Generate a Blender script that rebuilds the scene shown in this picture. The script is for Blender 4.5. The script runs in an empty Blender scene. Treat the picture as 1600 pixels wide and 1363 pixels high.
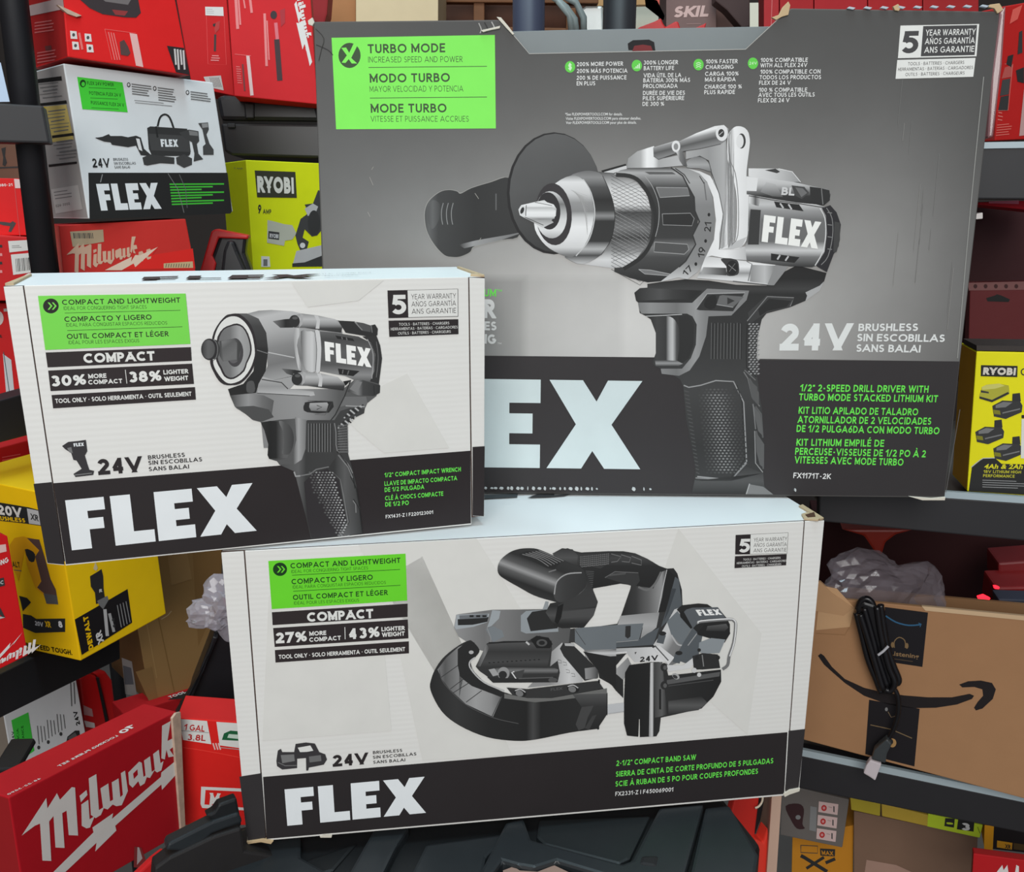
import bpy, bmesh, math, random
from mathutils import Vector
random.seed(7)
sc = bpy.context.scene
COL = sc.collection

# ------------------------------------------------------------------ camera
FPX, PITCH, CAM_Z = 1449.0, math.radians(13.68), 1.35
cd = bpy.data.cameras.new('camera'); cam = bpy.data.objects.new('camera', cd); COL.objects.link(cam)
cd.sensor_fit = 'HORIZONTAL'; cd.sensor_width = 36.0; cd.lens = FPX*36/1600
cd.clip_start = 0.02; cd.clip_end = 60
cam.location = (0, 0, CAM_Z); cam.rotation_euler = (math.radians(90)-PITCH, 0, 0)
sc.camera = cam

# ------------------------------------------------------------------ light and exposure
w = bpy.data.worlds.new('world'); sc.world = w; w.use_nodes = True
w.node_tree.nodes['Background'].inputs[0].default_value = (0.86, 0.90, 1.0, 1)
w.node_tree.nodes['Background'].inputs[1].default_value = 0.34
def area(name, loc, aim, sx, sy, power, color):
    d = bpy.data.lights.new(name, 'AREA'); d.shape = 'RECTANGLE'; d.size = sx; d.size_y = sy
    d.energy = power; d.color = color
    o = bpy.data.objects.new(name, d); COL.objects.link(o); o.location = loc
    o.rotation_euler = (Vector(aim)-Vector(loc)).to_track_quat('-Z', 'Y').to_euler()
    return o
area('front_fill_light', (-0.15, -1.55, 2.2), (0.05, 0.85, 0.95), 1.5, 1.5, 48, (1.0, 0.99, 0.955))  # added unseen fill behind the camera, brightens the carton fronts
area('aisle_tube_light', (-0.2, 0.7, 3.2), (-0.05, 0.9, 0.9), 1.8, 0.35, 34, (0.70, 0.92, 1.0))
vs = sc.view_settings
vs.view_transform = 'Standard'; vs.look = 'None'; vs.gamma = 1.0; vs.use_curve_mapping = False
vs.exposure = 0.0

# ------------------------------------------------------------------ materials
def lin(c):
    c /= 255.0
    return c/12.92 if c <= 0.04045 else ((c+0.055)/1.055)**2.4
def rgb(c):
    if isinstance(c, str):
        c = c.lstrip('#'); return tuple(lin(int(c[i:i+2], 16)) for i in (0, 2, 4))
    if isinstance(c, (int, float)): return (lin(c),)*3
    return tuple(lin(v) for v in c)
MATS = {}
def mat(name, color=None, rough=0.5, metal=0.0, noise=0.0, scale=60.0, bump=0.0, ribs=0.0, ribscale=150.0, emit=None, alpha=None, coat=0.0):
    key = (name,)
    if key in MATS: return MATS[key]
    m = bpy.data.materials.new(name); m.use_nodes = True; nt = m.node_tree; b = nt.nodes['Principled BSDF']
    b.inputs['Roughness'].default_value = rough; b.inputs['Metallic'].default_value = metal
    if coat: b.inputs['Coat Weight'].default_value = coat; b.inputs['Coat Roughness'].default_value = 0.25
    tc = nt.nodes.new('ShaderNodeTexCoord')
    if color is not None:
        c = rgb(color)+(1,)
        if noise:
            n = nt.nodes.new('ShaderNodeTexNoise'); n.inputs['Scale'].default_value = scale; n.inputs['Detail'].default_value = 5
            nt.links.new(tc.outputs['Object'], n.inputs['Vector'])
            mx = nt.nodes.new('ShaderNodeMix'); mx.data_type = 'RGBA'; mx.blend_type = 'MIX'
            mx.inputs[6].default_value = tuple(v*(1-noise) for v in c[:3])+(1,); mx.inputs[7].default_value = tuple(min(1, v*(1+noise)) for v in c[:3])+(1,)
            nt.links.new(n.outputs['Fac'], mx.inputs[0]); nt.links.new(mx.outputs[2], b.inputs['Base Color'])
        else: b.inputs['Base Color'].default_value = c
    if bump or ribs:
        bp = nt.nodes.new('ShaderNodeBump'); bp.inputs['Strength'].default_value = bump or ribs; bp.inputs['Distance'].default_value = 0.002
        if ribs:
            n = nt.nodes.new('ShaderNodeTexWave'); n.bands_direction = 'Z'; n.inputs['Scale'].default_value = ribscale; n.inputs['Distortion'].default_value = 0.6
        else:
            n = nt.nodes.new('ShaderNodeTexNoise'); n.inputs['Scale'].default_value = scale*2; n.inputs['Detail'].default_value = 4
        nt.links.new(tc.outputs['Object'], n.inputs['Vector'])
        nt.links.new(n.outputs['Fac'], bp.inputs['Height']); nt.links.new(bp.outputs[0], b.inputs['Normal'])
    if emit: b.inputs['Emission Color'].default_value = rgb(emit)+(1,); b.inputs['Emission Strength'].default_value = 3.0
    if alpha is not None: b.inputs['Alpha'].default_value = alpha
    MATS[key] = m; return m
def carton_mat(color, rough=0.6):
    m = mat('carton_%s' % str(color), color, rough, noise=0.05, scale=35, bump=0.12); m.node_tree.nodes['Principled BSDF'].inputs['Specular IOR Level'].default_value = 0.25; return m
def print_mat():
    if 'p' in MATS: return MATS['p']
    m = bpy.data.materials.new('printed_ink'); m.use_nodes = True; nt = m.node_tree; b = nt.nodes['Principled BSDF']
    a = nt.nodes.new('ShaderNodeAttribute'); a.attribute_name = 'Ink'
    tc = nt.nodes.new('ShaderNodeTexCoord'); n = nt.nodes.new('ShaderNodeTexNoise'); n.inputs['Scale'].default_value = 40; n.inputs['Detail'].default_value = 6
    mr = nt.nodes.new('ShaderNodeMapRange'); mr.inputs[3].default_value = 0.94; mr.inputs[4].default_value = 1.06
    mx = nt.nodes.new('ShaderNodeVectorMath'); mx.operation = 'SCALE'
    nt.links.new(tc.outputs['Object'], n.inputs['Vector']); nt.links.new(n.outputs['Fac'], mr.inputs[0])
    nt.links.new(a.outputs['Color'], mx.inputs[0]); nt.links.new(mr.outputs[0], mx.inputs['Scale']); nt.links.new(mx.outputs[0], b.inputs['Base Color'])
    b.inputs['Roughness'].default_value = 0.55; b.inputs['Specular IOR Level'].default_value = 0.22
    MATS['p'] = m; return m

# ------------------------------------------------------------------ geometry helpers
CP_, SP_ = math.cos(PITCH), math.sin(PITCH)
CAM = Vector((0, 0, CAM_Z))
def ray(x, y):
    a, b = (x-800)/FPX, (681.5-y)/FPX
    return Vector((a, CP_+b*SP_, -SP_+b*CP_))
def proj(p):
    q = p-CAM; z = q.y*CP_-q.z*SP_
    return (800+FPX*q.x/z, 681.5-FPX*(q.y*SP_+q.z*CP_)/z)
def at(x, y, Y):                       # the point on the ray of (x, y) at ground distance Y
    d = ray(x, y); return CAM+d*(Y/d.y)
class Face:                            # an oriented plane with its right / up / outward axes
    def __init__(s, o, u, n):
        s.o = Vector(o); s.n = Vector(n).normalized(); u = Vector(u); s.u = (u-s.n*u.dot(s.n)).normalized(); s.v = s.n.cross(s.u)
    def to(s, x, y, off=0.0):
        d = ray(x, y); t = (s.o+s.n*off-CAM).dot(s.n)/d.dot(s.n); return CAM+d*t
def face_at(x, y, Y, yaw, tilt=0.0):
    a, t = math.radians(yaw), math.radians(tilt)
    u = Vector((math.cos(a), math.sin(a), 0)); nh = Vector((math.sin(a), -math.cos(a), 0))
    return Face(at(x, y, Y), u, nh*math.cos(t)+Vector((0, 0, 1))*math.sin(t))
def level(z): return Face((0, 0, z), (1, 0, 0), (0, 0, 1))
def tag(o, label=None, cat=None, group=None, kind=None):
    if label: o['label'] = label
    if cat: o['category'] = cat
    if group: o['group'] = group
    if kind: o['kind'] = kind
    return o
def thing(name, label, cat, loc, group=None):
    o = bpy.data.objects.new(name, None); COL.objects.link(o); o.empty_display_size = 0.05; o.location = loc
    return tag(o, label, cat, group)
def wloc(p):
    v = Vector((0, 0, 0))
    while p is not None: v += p.location; p = p.parent
    return v
def link(name, me, parent=None, mats=()):
    for m in mats: me.materials.append(m)
    o = bpy.data.objects.new(name, me); COL.objects.link(o)
    if parent is not None: o.parent = parent
    return o
def mesh(name, verts, faces, parent=None, mats=(), mi=None, bevel=0.0, smooth=False, segs=2):
    base = wloc(parent); top = parent is None
    vs_ = [Vector(v)-base for v in verts]; org = Vector((0, 0, 0))
    if top:
        org = Vector((sum(v.x for v in vs_)/len(vs_), sum(v.y for v in vs_)/len(vs_), min(v.z for v in vs_))); vs_ = [v-org for v in vs_]
    me = bpy.data.meshes.new(name); me.from_pydata([tuple(v) for v in vs_], [], faces)
    for i, p in enumerate(me.polygons):
        p.material_index = mi[i] if mi else 0; p.use_smooth = smooth
    bm = bmesh.new(); bm.from_mesh(me); bmesh.ops.recalc_face_normals(bm, faces=bm.faces[:])
    if bevel: bmesh.ops.bevel(bm, geom=bm.edges[:], offset=bevel, segments=segs, profile=0.6, affect='EDGES', clamp_overlap=True)
    bm.to_mesh(me); bm.free()
    o = link(name, me, parent, mats); o.location = org
    return o
BOXF = [(0, 1, 2, 3), (7, 6, 5, 4), (0, 4, 5, 1), (2, 6, 7, 3), (0, 3, 7, 4), (1, 5, 6, 2)]   # front back top bottom left right
def hexa(name, P, parent=None, mats=(), mi=None, bevel=0.001): return mesh(name, P, BOXF, parent, mats, mi, bevel)
def prism(name, F, pts, t_out, t_in, m, parent=None, bevel=0.0, smooth=0):
    if isinstance(pts, str): pts = P2(pts)
    if smooth: pts = spline(pts, True, smooth)
    q = [F.to(*p) for p in pts]; n = len(q)
    V = [a+F.n*t_out for a in q]+[a-F.n*t_in for a in q]
    fs = [tuple(range(n)), tuple(range(2*n-1, n-1, -1))]+[(i, i+n, (i+1) % n+n, (i+1) % n) for i in range(n)]
    return mesh(name, V, fs, parent, [m], None, bevel)
def box3(name, c, s, m, parent=None, yaw=0, bevel=0.001):
    a = math.radians(yaw); u = Vector((math.cos(a), math.sin(a), 0))*s[0]/2; v = Vector((-math.sin(a), math.cos(a), 0))*s[1]/2; z = Vector((0, 0, s[2]/2)); c = Vector(c)
    P = [c-u-v+z, c+u-v+z, c+u-v-z, c-u-v-z, c-u+v+z, c+u+v+z, c+u+v-z, c-u+v-z]
    return hexa(name, P, parent, [m], None, bevel)
def tube(name, pts, r, m, parent=None, seg=12, closed=False):
    pts = [Vector(p) for p in pts]; rs = r if isinstance(r, (list, tuple)) else [r]*len(pts); V = []; F_ = []; n = len(pts)
    up = Vector((0.13, 0.2, 0.97))
    for i, p in enumerate(pts):
        t = (pts[min(i+1, n-1)]-pts[max(i-1, 0)]).normalized(); a = t.cross(up)
        if a.length < 0.05: a = t.cross(Vector((1, 0, 0)))
        a.normalize(); b = t.cross(a)
        for k in range(seg):
            h = 2*math.pi*k/seg; V.append(p+(a*math.cos(h)+b*math.sin(h))*rs[i])
    for i in range(n-1):
        for k in range(seg): F_.append((i*seg+k, i*seg+(k+1) % seg, (i+1)*seg+(k+1) % seg, (i+1)*seg+k))
    F_.append(tuple(range(seg))[::-1]); F_.append(tuple(range((n-1)*seg, n*seg)))
    return mesh(name, V, F_, parent, [m], smooth=True)
def P2(s): return [tuple(float(v) for v in a.split(',')) for a in s.split()]
def spline(p, closed=True, k=5):
    n = len(p); out = []
    for i in range(n if closed else n-1):
        g = (lambda j: p[j % n]) if closed else (lambda j: p[min(max(j, 0), n-1)])
        a, b, c, d = g(i-1), g(i), g(i+1), g(i+2)
        for j in range(k):
            t = j/k; out.append(tuple(0.5*(2*b[q]+(c[q]-a[q])*t+(2*a[q]-5*b[q]+4*c[q]-d[q])*t*t+(3*b[q]-a[q]-3*c[q]+d[q])*t**3) for q in range(2)))
    if not closed: out.append(p[-1])
    return out

# ------------------------------------------------------------------ flat print on a face
def clip(poly, nx, ny, c):             # keep nx*x+ny*y >= c
    out = []; n = len(poly)
    for i in range(n):
        a, b = poly[i], poly[(i+1) % n]; da, db = nx*a[0]+ny*a[1]-c, nx*b[0]+ny*b[1]-c
        if da >= 0: out.append(a)
        if (da > 0 and db < 0) or (da < 0 and db > 0):
            t = da/(da-db); out.append((a[0]+(b[0]-a[0])*t, a[1]+(b[1]-a[1])*t))
    return out
_fc = {}
def text_polys(s, bold):
    k = (s, bold)
    if k in _fc: return _fc[k]
    cu = bpy.data.curves.new('t', 'FONT'); cu.body = s; cu.size = 1; cu.resolution_u = 3; cu.offset = bold; cu.fill_mode = 'FRONT'
    cu.space_character = 1.0+bold*1.5
    o = bpy.data.objects.new('t', cu); me = bpy.data.meshes.new_from_object(o)
    V = [(v.co.x, v.co.y) for v in me.vertices]; T = [tuple(p.vertices) for p in me.polygons]
    bpy.data.objects.remove(o); bpy.data.curves.remove(cu); bpy.data.meshes.remove(me)
    _fc[k] = (V, T); return V, T
def cap(bold):
    V, _ = text_polys('H', bold); return max(v[1] for v in V), min(v[1] for v in V)

# a plain geometric stroke alphabet for the printed capitals
def arc(cx, cy, rx, ry, a, b, n=14): return [(cx+rx*math.cos(math.radians(a+(b-a)*i/n)), cy+ry*math.sin(math.radians(a+(b-a)*i/n))) for i in range(n+1)]
def pts_(t): return [tuple(float(v) for v in q.split(',')) for q in t.split()]
def G_(W, *st):                        # a stroke is text (square ends), or a list of points (ends cut straight)
    return W, [(pts_(q), 1) if isinstance(q, str) else (q, 0) for q in st]
_bow = lambda x, y0, y1, rx: [(0, y1), (x, y1)]+arc(x, (y0+y1)/2, rx, (y1-y0)/2, 90, -90, 10)[1:]+[(0, y0)]
GL = {
 'A': G_(.9, '0,0 .45,1', '.45,1 .9,0', '.2,.28 .7,.28'), 'B': G_(.58, '0,0 0,1', _bow(.26, .53, 1, .24), _bow(.3, 0, .53, .28)),
 'C': G_(.82, arc(.48, .5, .48, .5, 48, 312, 20)), 'D': G_(.72, '0,0 0,1', _bow(.24, 0, 1, .48)), 'E': G_(.5, '.5,1 0,1', '0,1 0,0', '0,0 .5,0', '0,.52 .44,.52'),
 'F': G_(.48, '.48,1 0,1', '0,1 0,0', '0,.5 .42,.5'), 'G': G_(.88, arc(.48, .5, .48, .5, 50, 345, 22)+[(.92, .46)], [(.94, .46), (.52, .46)]), 'H': G_(.62, '0,0 0,1', '.62,0 .62,1', '0,.52 .62,.52'),
 'I': G_(0, '0,0 0,1'), 'J': G_(.4, [(.4, 1.2), (.4, .22)]+arc(.2, .22, .2, .22, 0, -170, 8)[1:]), 'K': G_(.6, '0,0 0,1', '.58,1 0,.4', '.16,.56 .62,0'), 'L': G_(.46, '0,1 0,0', '0,0 .46,0'),
 'M': G_(.84, '0,0 0,1', '0,1 .42,.22', '.42,.22 .84,1', '.84,1 .84,0'), 'N': G_(.66, '0,0 0,1', '0,1 .66,0', '.66,0 .66,1'), 'O': G_(.96, arc(.48, .5, .48, .5, 0, 360, 26)),
 'P': G_(.54, '0,0 0,1', _bow(.26, .44, 1, .27)), 'Q': G_(.96, arc(.48, .5, .48, .5, 0, 360, 26), '.55,.3 .9,-.02'), 'R': G_(.56, '0,0 0,1', _bow(.26, .46, 1, .27), '.24,.46 .56,0'),
 'S': G_(.54, arc(.28, .755, .24, .245, 30, 250, 12)+arc(.26, .25, .27, .25, 75, -150, 12)), 'T': G_(.6, '0,1 .6,1', '.3,1 .3,0'), 'U': G_(.62, [(0, 1.2), (0, .31)]+arc(.31, .31, .31, .31, 180, 360, 12)[1:]+[(.62, 1.2)]),
 'V': G_(.82, '0,1 .41,0', '.41,0 .82,1'), 'W': G_(1.2, '0,1 .3,0', '.3,0 .6,.95', '.6,.95 .9,0', '.9,0 1.2,1'), 'X': G_(.68, '0,1 .68,0', '0,0 .68,1'), 'Y': G_(.7, '0,1 .35,.45', '.35,.45 .7,1', '.35,.45 .35,0'), 'Z': G_(.58, '0,1 .58,1', '.58,1 0,0', '0,0 .58,0'),
 '0': G_(.58, arc(.29, .5, .29, .5, 0, 360, 22)), '1': G_(.26, '.26,1 .26,0', '.26,1 0,.8'), '2': G_(.56, arc(.27, .72, .26, .28, 165, -25, 12)+[(0, 0)], '0,0 .56,0'), '3': G_(.54, arc(.25, .76, .23, .24, 150, -80, 10), arc(.25, .27, .27, .27, 85, -150, 12)),
 '4': G_(.64, [(.46, -.2), (.46, 1.2)], [(.44, 1.02), (.03, .28)], [(-.02, .24), (.66, .24)]), '5': G_(.54, '.5,1 .12,1', [(.12, 1), (.06, .5)], arc(.25, .32, .28, .32, 135, -145, 14)), '6': G_(.58, arc(.29, .31, .29, .31, 0, 360, 18), '.08,.5 .4,1'), '7': G_(.54, '0,1 .54,1', '.54,1 .16,0'),
 '8': G_(.56, arc(.28, .76, .22, .24, 0, 360, 16), arc(.28, .27, .28, .27, 0, 360, 18)), '9': G_(.58, arc(.29, .69, .29, .31, 0, 360, 18), '.5,.5 .18,0'),
 '/': G_(.36, '0,0 .36,1'), '-': G_(.3, [(0, .42), (.3, .42)]), '.': G_(.02, [(-.08, .0), (.1, .0)]), ',': G_(.02, [(-.04, -.12), (.06, .05)]), '|': G_(0, '0,0 0,1'), '"': G_(.2, [(0, 1.05), (0, .72)], [(.2, 1.05), (.2, .72)]),
 "'": G_(0, [(0, 1.05), (0, .72)]), '+': G_(.5, [(0, .5), (.5, .5)], [(.25, .25), (.25, .75)]), '•': G_(.14, [(-.03, .47), (.17, .47)]), '%': G_(.9, arc(.17, .76, .17, .22, 0, 360, 14), arc(.73, .24, .17, .22, 0, 360, 14), '.16,0 .74,1'), '&': G_(.6, arc(.3, .5, .28, .46, 0, 360, 14)), '(': G_(.2, arc(.3, .5, .3, .6, 130, 230, 8)), ')': G_(.2, arc(-.1, .5, .3, .6, 50, -50, 8))}
ACC = {'É': ('E', 1), 'Á': ('A', 1), 'Í': ('I', 1), 'Ú': ('U', 1), 'À': ('A', -1), 'Ñ': ('N', 0)}
def clip_y(q, hi=1.0):
    return clip(clip(q, 0, 1, 0), 0, -1, -hi)
def strokes(pts, w, sq, L=0.0):
    out = []; n = len(pts); closed = abs(pts[0][0]-pts[-1][0])+abs(pts[0][1]-pts[-1][1]) < 1e-6
    if sq:
        (x0, y0), (x1, y1) = pts[0], pts[-1]; l = math.hypot(x1-x0, y1-y0) or 1; dx, dy = (x1-x0)/l, (y1-y0)/l
        e = w*.5 if abs(dx) > .97 or abs(dy) > .97 else w*.9
        pts = [(x0-dx*e, y0-dy*e)]+pts[1:-1]+[(x1+dx*e, y1+dy*e)]
    A, B = [], []
    for i in range(n):
        a = pts[i-1] if i else (pts[-2] if closed else pts[0]); b = pts[i+1] if i < n-1 else (pts[1] if closed else pts[-1]); p = pts[i]
        def un(u, v):
            l = math.hypot(v[0]-u[0], v[1]-u[1]); return None if l < 1e-9 else (-(v[1]-u[1])/l, (v[0]-u[0])/l)
        n1, n2 = un(a, p), un(p, b); n1 = n1 or n2; n2 = n2 or n1
        mx, my = n1[0]+n2[0], n1[1]+n2[1]; d = mx*n1[0]+my*n1[1]; k = w/2/max(d, .6)
        A.append((p[0]+mx*k, p[1]+my*k)); B.append((p[0]-mx*k, p[1]-my*k))
    for i in range(n-1): out.append([A[i], A[i+1], B[i+1], B[i]])
    return out
_gc = {}
def glyph_polys(s_, w):
    k = (s_, round(w, 3))
    if k in _gc: return _gc[k]
    x = 0; out = []
    for ch in s_:
        if ch == ' ': x += .42; continue
        base, acc = ACC.get(ch, (ch, None)); W, st = GL[base]; ww = w if base not in '%' else w*.8
        for si, (pts, sq) in enumerate(st):
            m = [(x+w/2+px_*(1-w*.35), w/2+py*(1-w)) for px_, py in pts]
            for q in strokes(m, ww, sq):
                if base not in '",\'': q = clip_y(q)
                if len(q) > 2: out.append(((si+1)*2.5e-6, q))
        if acc is not None:
            cx = x+w/2+W/2
            seg = [(cx-.1, 1.12), (cx+.12, 1.28)] if acc == 1 else [(cx+.1, 1.12), (cx-.12, 1.28)] if acc == -1 else [(cx-.16, 1.16), (cx+.16, 1.22)]
            out += [(0, q) for q in strokes(seg, w*.8, 0)]
        x += W*(1-w*.35)+w+(.17 if w < .2 else .11)
    _gc[k] = out; return out
STEP = 1.6e-5
class Print:
    def __init__(s, F, lift=2e-4): s.F = F; s.lift = lift; s.V = []; s.T = []; s.C = []; s.bb = []; s.vw = lambda x, y: (x, y); s.cull = None
    def view(s, x0, y0, k): s.vw = lambda x, y: (x0+x/k, y0+y/k); return s
    def quad(s, a, b, c, d):           # unit square mapped to TL TR BR BL (given in the present view)
        a, b, c, d = (s.vw(*q) for q in (a, b, c, d))
        s.vw = lambda x, y: tuple((a[i]*(1-x)+b[i]*x)*(1-y)+(d[i]*(1-x)+c[i]*x)*y for i in range(2)); return s
    def layer(s, pts):
        x0, x1, y0, y1 = min(p[0] for p in pts), max(p[0] for p in pts), min(p[1] for p in pts), max(p[1] for p in pts)
        L = 0
        for b in s.bb:
            if b[0] < x1 and b[1] > x0 and b[2] < y1 and b[3] > y0 and b[4] >= L: L = b[4]+1
        s.bb.append((x0, x1, y0, y1, L)); return L
    def _add(s, px, cols, L, tris=None):
        o = len(s.V)
        for p in px: s.V.append(s.F.to(p[0], p[1], s.lift+L*STEP))
        s.C += cols
        if tris is None: s.T.append(tuple(range(o, o+len(px))))
        else: s.T += [tuple(o+i for i in t) for t in tris]
    def poly(s, pts, fill, sm=0):
        if isinstance(pts, str): pts = P2(pts)
        if sm: pts = spline(pts, True, sm)
        px = [s.vw(*p) for p in pts]; s._fill(px, fill, s.layer(px)); return s
    def _fill(s, px, fill, L):
        if isinstance(fill, tuple) and fill and fill[0] == 'g':
            _, x0, y0, x1, y1, st = fill; a = s.vw(x0, y0); b = s.vw(x1, y1); dx, dy = b[0]-a[0], b[1]-a[1]; dd = math.hypot(dx, dy)
            dx /= dd; dy /= dd; c0 = dx*a[0]+dy*a[1]; st = sorted(st); cs = [rgb(q[1]) for q in st]; ts = [q[0] for q in st]
            for i in range(-1, len(st)):
                q = px
                if i >= 0: q = clip(q, dx, dy, c0+ts[i])
                if i < len(st)-1 and len(q) > 2: q = clip(q, -dx, -dy, -(c0+ts[i+1]))
                if len(q) < 3: continue
                def colr(p):
                    t = dx*p[0]+dy*p[1]-c0
                    if i < 0: return cs[0]
                    if i >= len(st)-1: return cs[-1]
                    f = min(1, max(0, (t-ts[i])/(ts[i+1]-ts[i]))); return tuple(cs[i][k]*(1-f)+cs[i+1][k]*f for k in range(3))
                s._add(q, [colr(p) for p in q], L)
        else: s._add(px, [rgb(fill)]*len(px), L)
    def ell(s, cx, cy, rx, ry, fill, rot=0, seg=28):
        r = math.radians(rot); c, n = math.cos(r), math.sin(r)
        return s.poly([(cx+rx*math.cos(a)*c-ry*math.sin(a)*n, cy+rx*math.cos(a)*n+ry*math.sin(a)*c) for a in (2*math.pi*i/seg for i in range(seg))], fill)
    def line(s, pts, w, fill, sm=0, closed=False):
        if isinstance(pts, str): pts = P2(pts)
        if sm: pts = spline(pts, closed, sm)
        px = pts; n = len(px)
        if closed: px = px+[px[0]]; n += 1
        Lf, R = [], []
        for i in range(n):
            a, b = px[max(i-1, 0)], px[min(i+1, n-1)]
            if closed and i in (0, n-1): a, b = px[-2], px[1]
            dx, dy = b[0]-a[0], b[1]-a[1]; l = math.hypot(dx, dy) or 1; ox, oy = -dy/l*w/2, dx/l*w/2
            Lf.append(s.vw(px[i][0]+ox, px[i][1]+oy)); R.append(s.vw(px[i][0]-ox, px[i][1]-oy))
        L = s.layer(Lf+R)
        for i in range(n-1): s._add([Lf[i], Lf[i+1], R[i+1], R[i]], [rgb(fill)]*4, L)
        return s
    def rect(s, x0, y0, x1, y1, fill): return s.poly([(x0, y0), (x1, y0), (x1, y1), (x0, y1)], fill)
    def text(s, t, x0, y0, x1, y1, h, col, bold=0.0, slant=0.0):
        if all(c == ' ' or c in GL or c in ACC for c in t):
            V, T, Z = [], [], []
            for z_, q in glyph_polys(t, .105+bold*2.5): T.append(tuple(range(len(V), len(V)+len(q)))); V += q; Z += [z_]*len(q)
            ch, cl = 1.0, 0.0
        else:
            V, T = text_polys(t, bold); ch, cl = cap(bold); Z = [0]*len(V)
        if not V: return s
        mx0, mx1 = min(v[0] for v in V), max(v[0] for v in V)
        a, b = s.vw(x0, y0), s.vw(x1, y1); F = s.F; A, B = F.to(*a), F.to(*b); U = B-A; u = U.normalized(); v = F.n.cross(u)
        q = proj(A+v*0.001); m = math.hypot(q[0]-a[0], q[1]-a[1])/0.001
        hp = h*math.hypot(*(s.vw(x0, y0-1)[i]-a[i] for i in range(2))) if True else h
        H = hp/m; px = []
        W3 = []
        for x, y in V:
            k = (y-cl)/(ch-cl)
            W3.append(A+U*((x-mx0)/(mx1-mx0))+v*(H*k)+u*(slant*H*k))
        px = [proj(p) for p in W3]; L = s.layer(px); o = len(s.V)
        # lift towards the viewer side of the face along its own normal
        for p, z_ in zip(W3, Z): s.V.append(p+F.n*(s.lift+L*STEP+z_))
        s.C += [rgb(col)]*len(W3); s.T += [tuple(o+i for i in t_) for t_ in T]; return s
    def flex(s, a, b, c, d, col=(232, 236, 238), only='FLEX'):
        o = s.vw; s.quad(a, b, c, d)
        G = {'F': '0,0 .205,0 .205,.25 .11,.25 .11,.4 .19,.4 .19,.62 .11,.62 .11,1 0,1', 'L': '.238,0 .345,0 .345,.75 .455,.75 .455,1 .238,1',
             'E': '.472,0 .675,0 .675,.265 .575,.265 .575,.385 .65,.385 .65,.61 .575,.61 .575,.735 .675,.735 .675,1 .472,1',
             'X': '.703,0 .81,0 .855,.24 .89,0 1,0 .905,.5 1.003,1 .885,1 .845,.8 .81,1 .697,1 .79,.5'}
        for ch in only: s.poly(G[ch], col)
        s.vw = o; return s
    def grid(s, region, nx, ny, fn):   # a printed colour field, one small cell after another
        if isinstance(region, str): region = P2(region)
        R = [s.vw(*p) for p in region]; x0, x1, y0, y1 = min(p[0] for p in R), max(p[0] for p in R), min(p[1] for p in R), max(p[1] for p in R)
        L = s.layer(R)
        for i in range(nx):
            xa, xb = x0+(x1-x0)*i/nx, x0+(x1-x0)*(i+1)/nx; q0 = clip(clip(R, 1, 0, xa), -1, 0, -xb)
            if len(q0) < 3: continue
            for j in range(ny):
                ya, yb = y0+(y1-y0)*j/ny, y0+(y1-y0)*(j+1)/ny; q = clip(clip(q0, 0, 1, ya), 0, -1, -yb)
                if len(q) > 2: s._add(q, [rgb(fn(*p)) for p in q], L)
        return s
    def build(s, name, parent, label=None):
        base = wloc(parent); me = bpy.data.meshes.new(name); me.from_pydata([tuple(v-base) for v in s.V], [], s.T)
        ca = me.color_attributes.new('Ink', 'FLOAT_COLOR', 'POINT'); buf = []
        for c in s.C: buf += [c[0], c[1], c[2], 1.0]
        ca.data.foreach_set('color', buf); me.materials.append(print_mat())
        # faces look along the outward normal of the board they are printed on
        nn = s.F.n
        flips = [p for p in me.polygons if p.normal.dot(nn) < 0]
        if flips:
            bm = bmesh.new(); bm.from_mesh(me); bm.faces.ensure_lookup_table()
            bmesh.ops.reverse_faces(bm, faces=[bm.faces[p.index] for p in flips]); bm.to_mesh(me); bm.free()
        o = link(name, me, parent)
        if label: o['label'] = label
        return o

class Carton:                          # a closed box from the outline of its front face and a depth
    def __init__(s, name, label, cat, F, quad, depth, front, side=None, top=None, group=None, bevel=0.0012, back=None, part='carton_body', mats=None):
        if isinstance(quad, str): quad = P2(quad)
        P = [F.to(*q) for q in quad]; s.F = F
        if back: back = F.u*back        # skew of the back face, for boxes stood aslant
        b = [p-F.n*depth+(back or Vector((0, 0, 0))) for p in P]; s.P = P+b
        c = sum(s.P, Vector((0, 0, 0)))/8; z = min(p.z for p in s.P)
        s.root = thing(name, label, cat, (c.x, c.y, z), group)
        s.mats = mats or [carton_mat(front), carton_mat(side if side is not None else front), carton_mat(top if top is not None else front)]
        s.body = hexa(part, s.P, s.root, s.mats, [0, 1, 2, 1, 1, 1], bevel)
        Q = s.P
        s.top = Face(Q[0], Q[1]-Q[0], (Q[1]-Q[0]).cross(Q[4]-Q[0])); s.left = Face(Q[0], Q[0]-Q[4], (Q[0]-Q[4]).cross(Q[0]-Q[3])); s.right = Face(Q[1], Q[5]-Q[1], (Q[5]-Q[1]).cross(Q[1]-Q[2]))
    def pr(s, face='front'): return Print({'front': s.F, 'top': s.top, 'left': s.left, 'right': s.right}[face], 4e-4)

# ================================================================== setting
DARK = mat('room_paint', (70, 62, 58), 0.9, noise=0.1, scale=6)
box3('floor', (0.2, 1.2, -0.05), (5.0, 5.4, 0.1), mat('floor_concrete', (95, 90, 86), 0.8, noise=0.15, scale=8))['kind'] = 'structure'
box3('wall_back', (0.2, 3.95, 1.5), (5.0, 0.1, 3.0), DARK)['kind'] = 'structure'
box3('wall_left', (-2.35, 1.25, 1.5), (0.1, 5.3, 3.0), DARK)['kind'] = 'structure'
box3('wall_right', (2.75, 1.25, 1.5), (0.1, 5.3, 3.0), DARK)['kind'] = 'structure'

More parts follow.
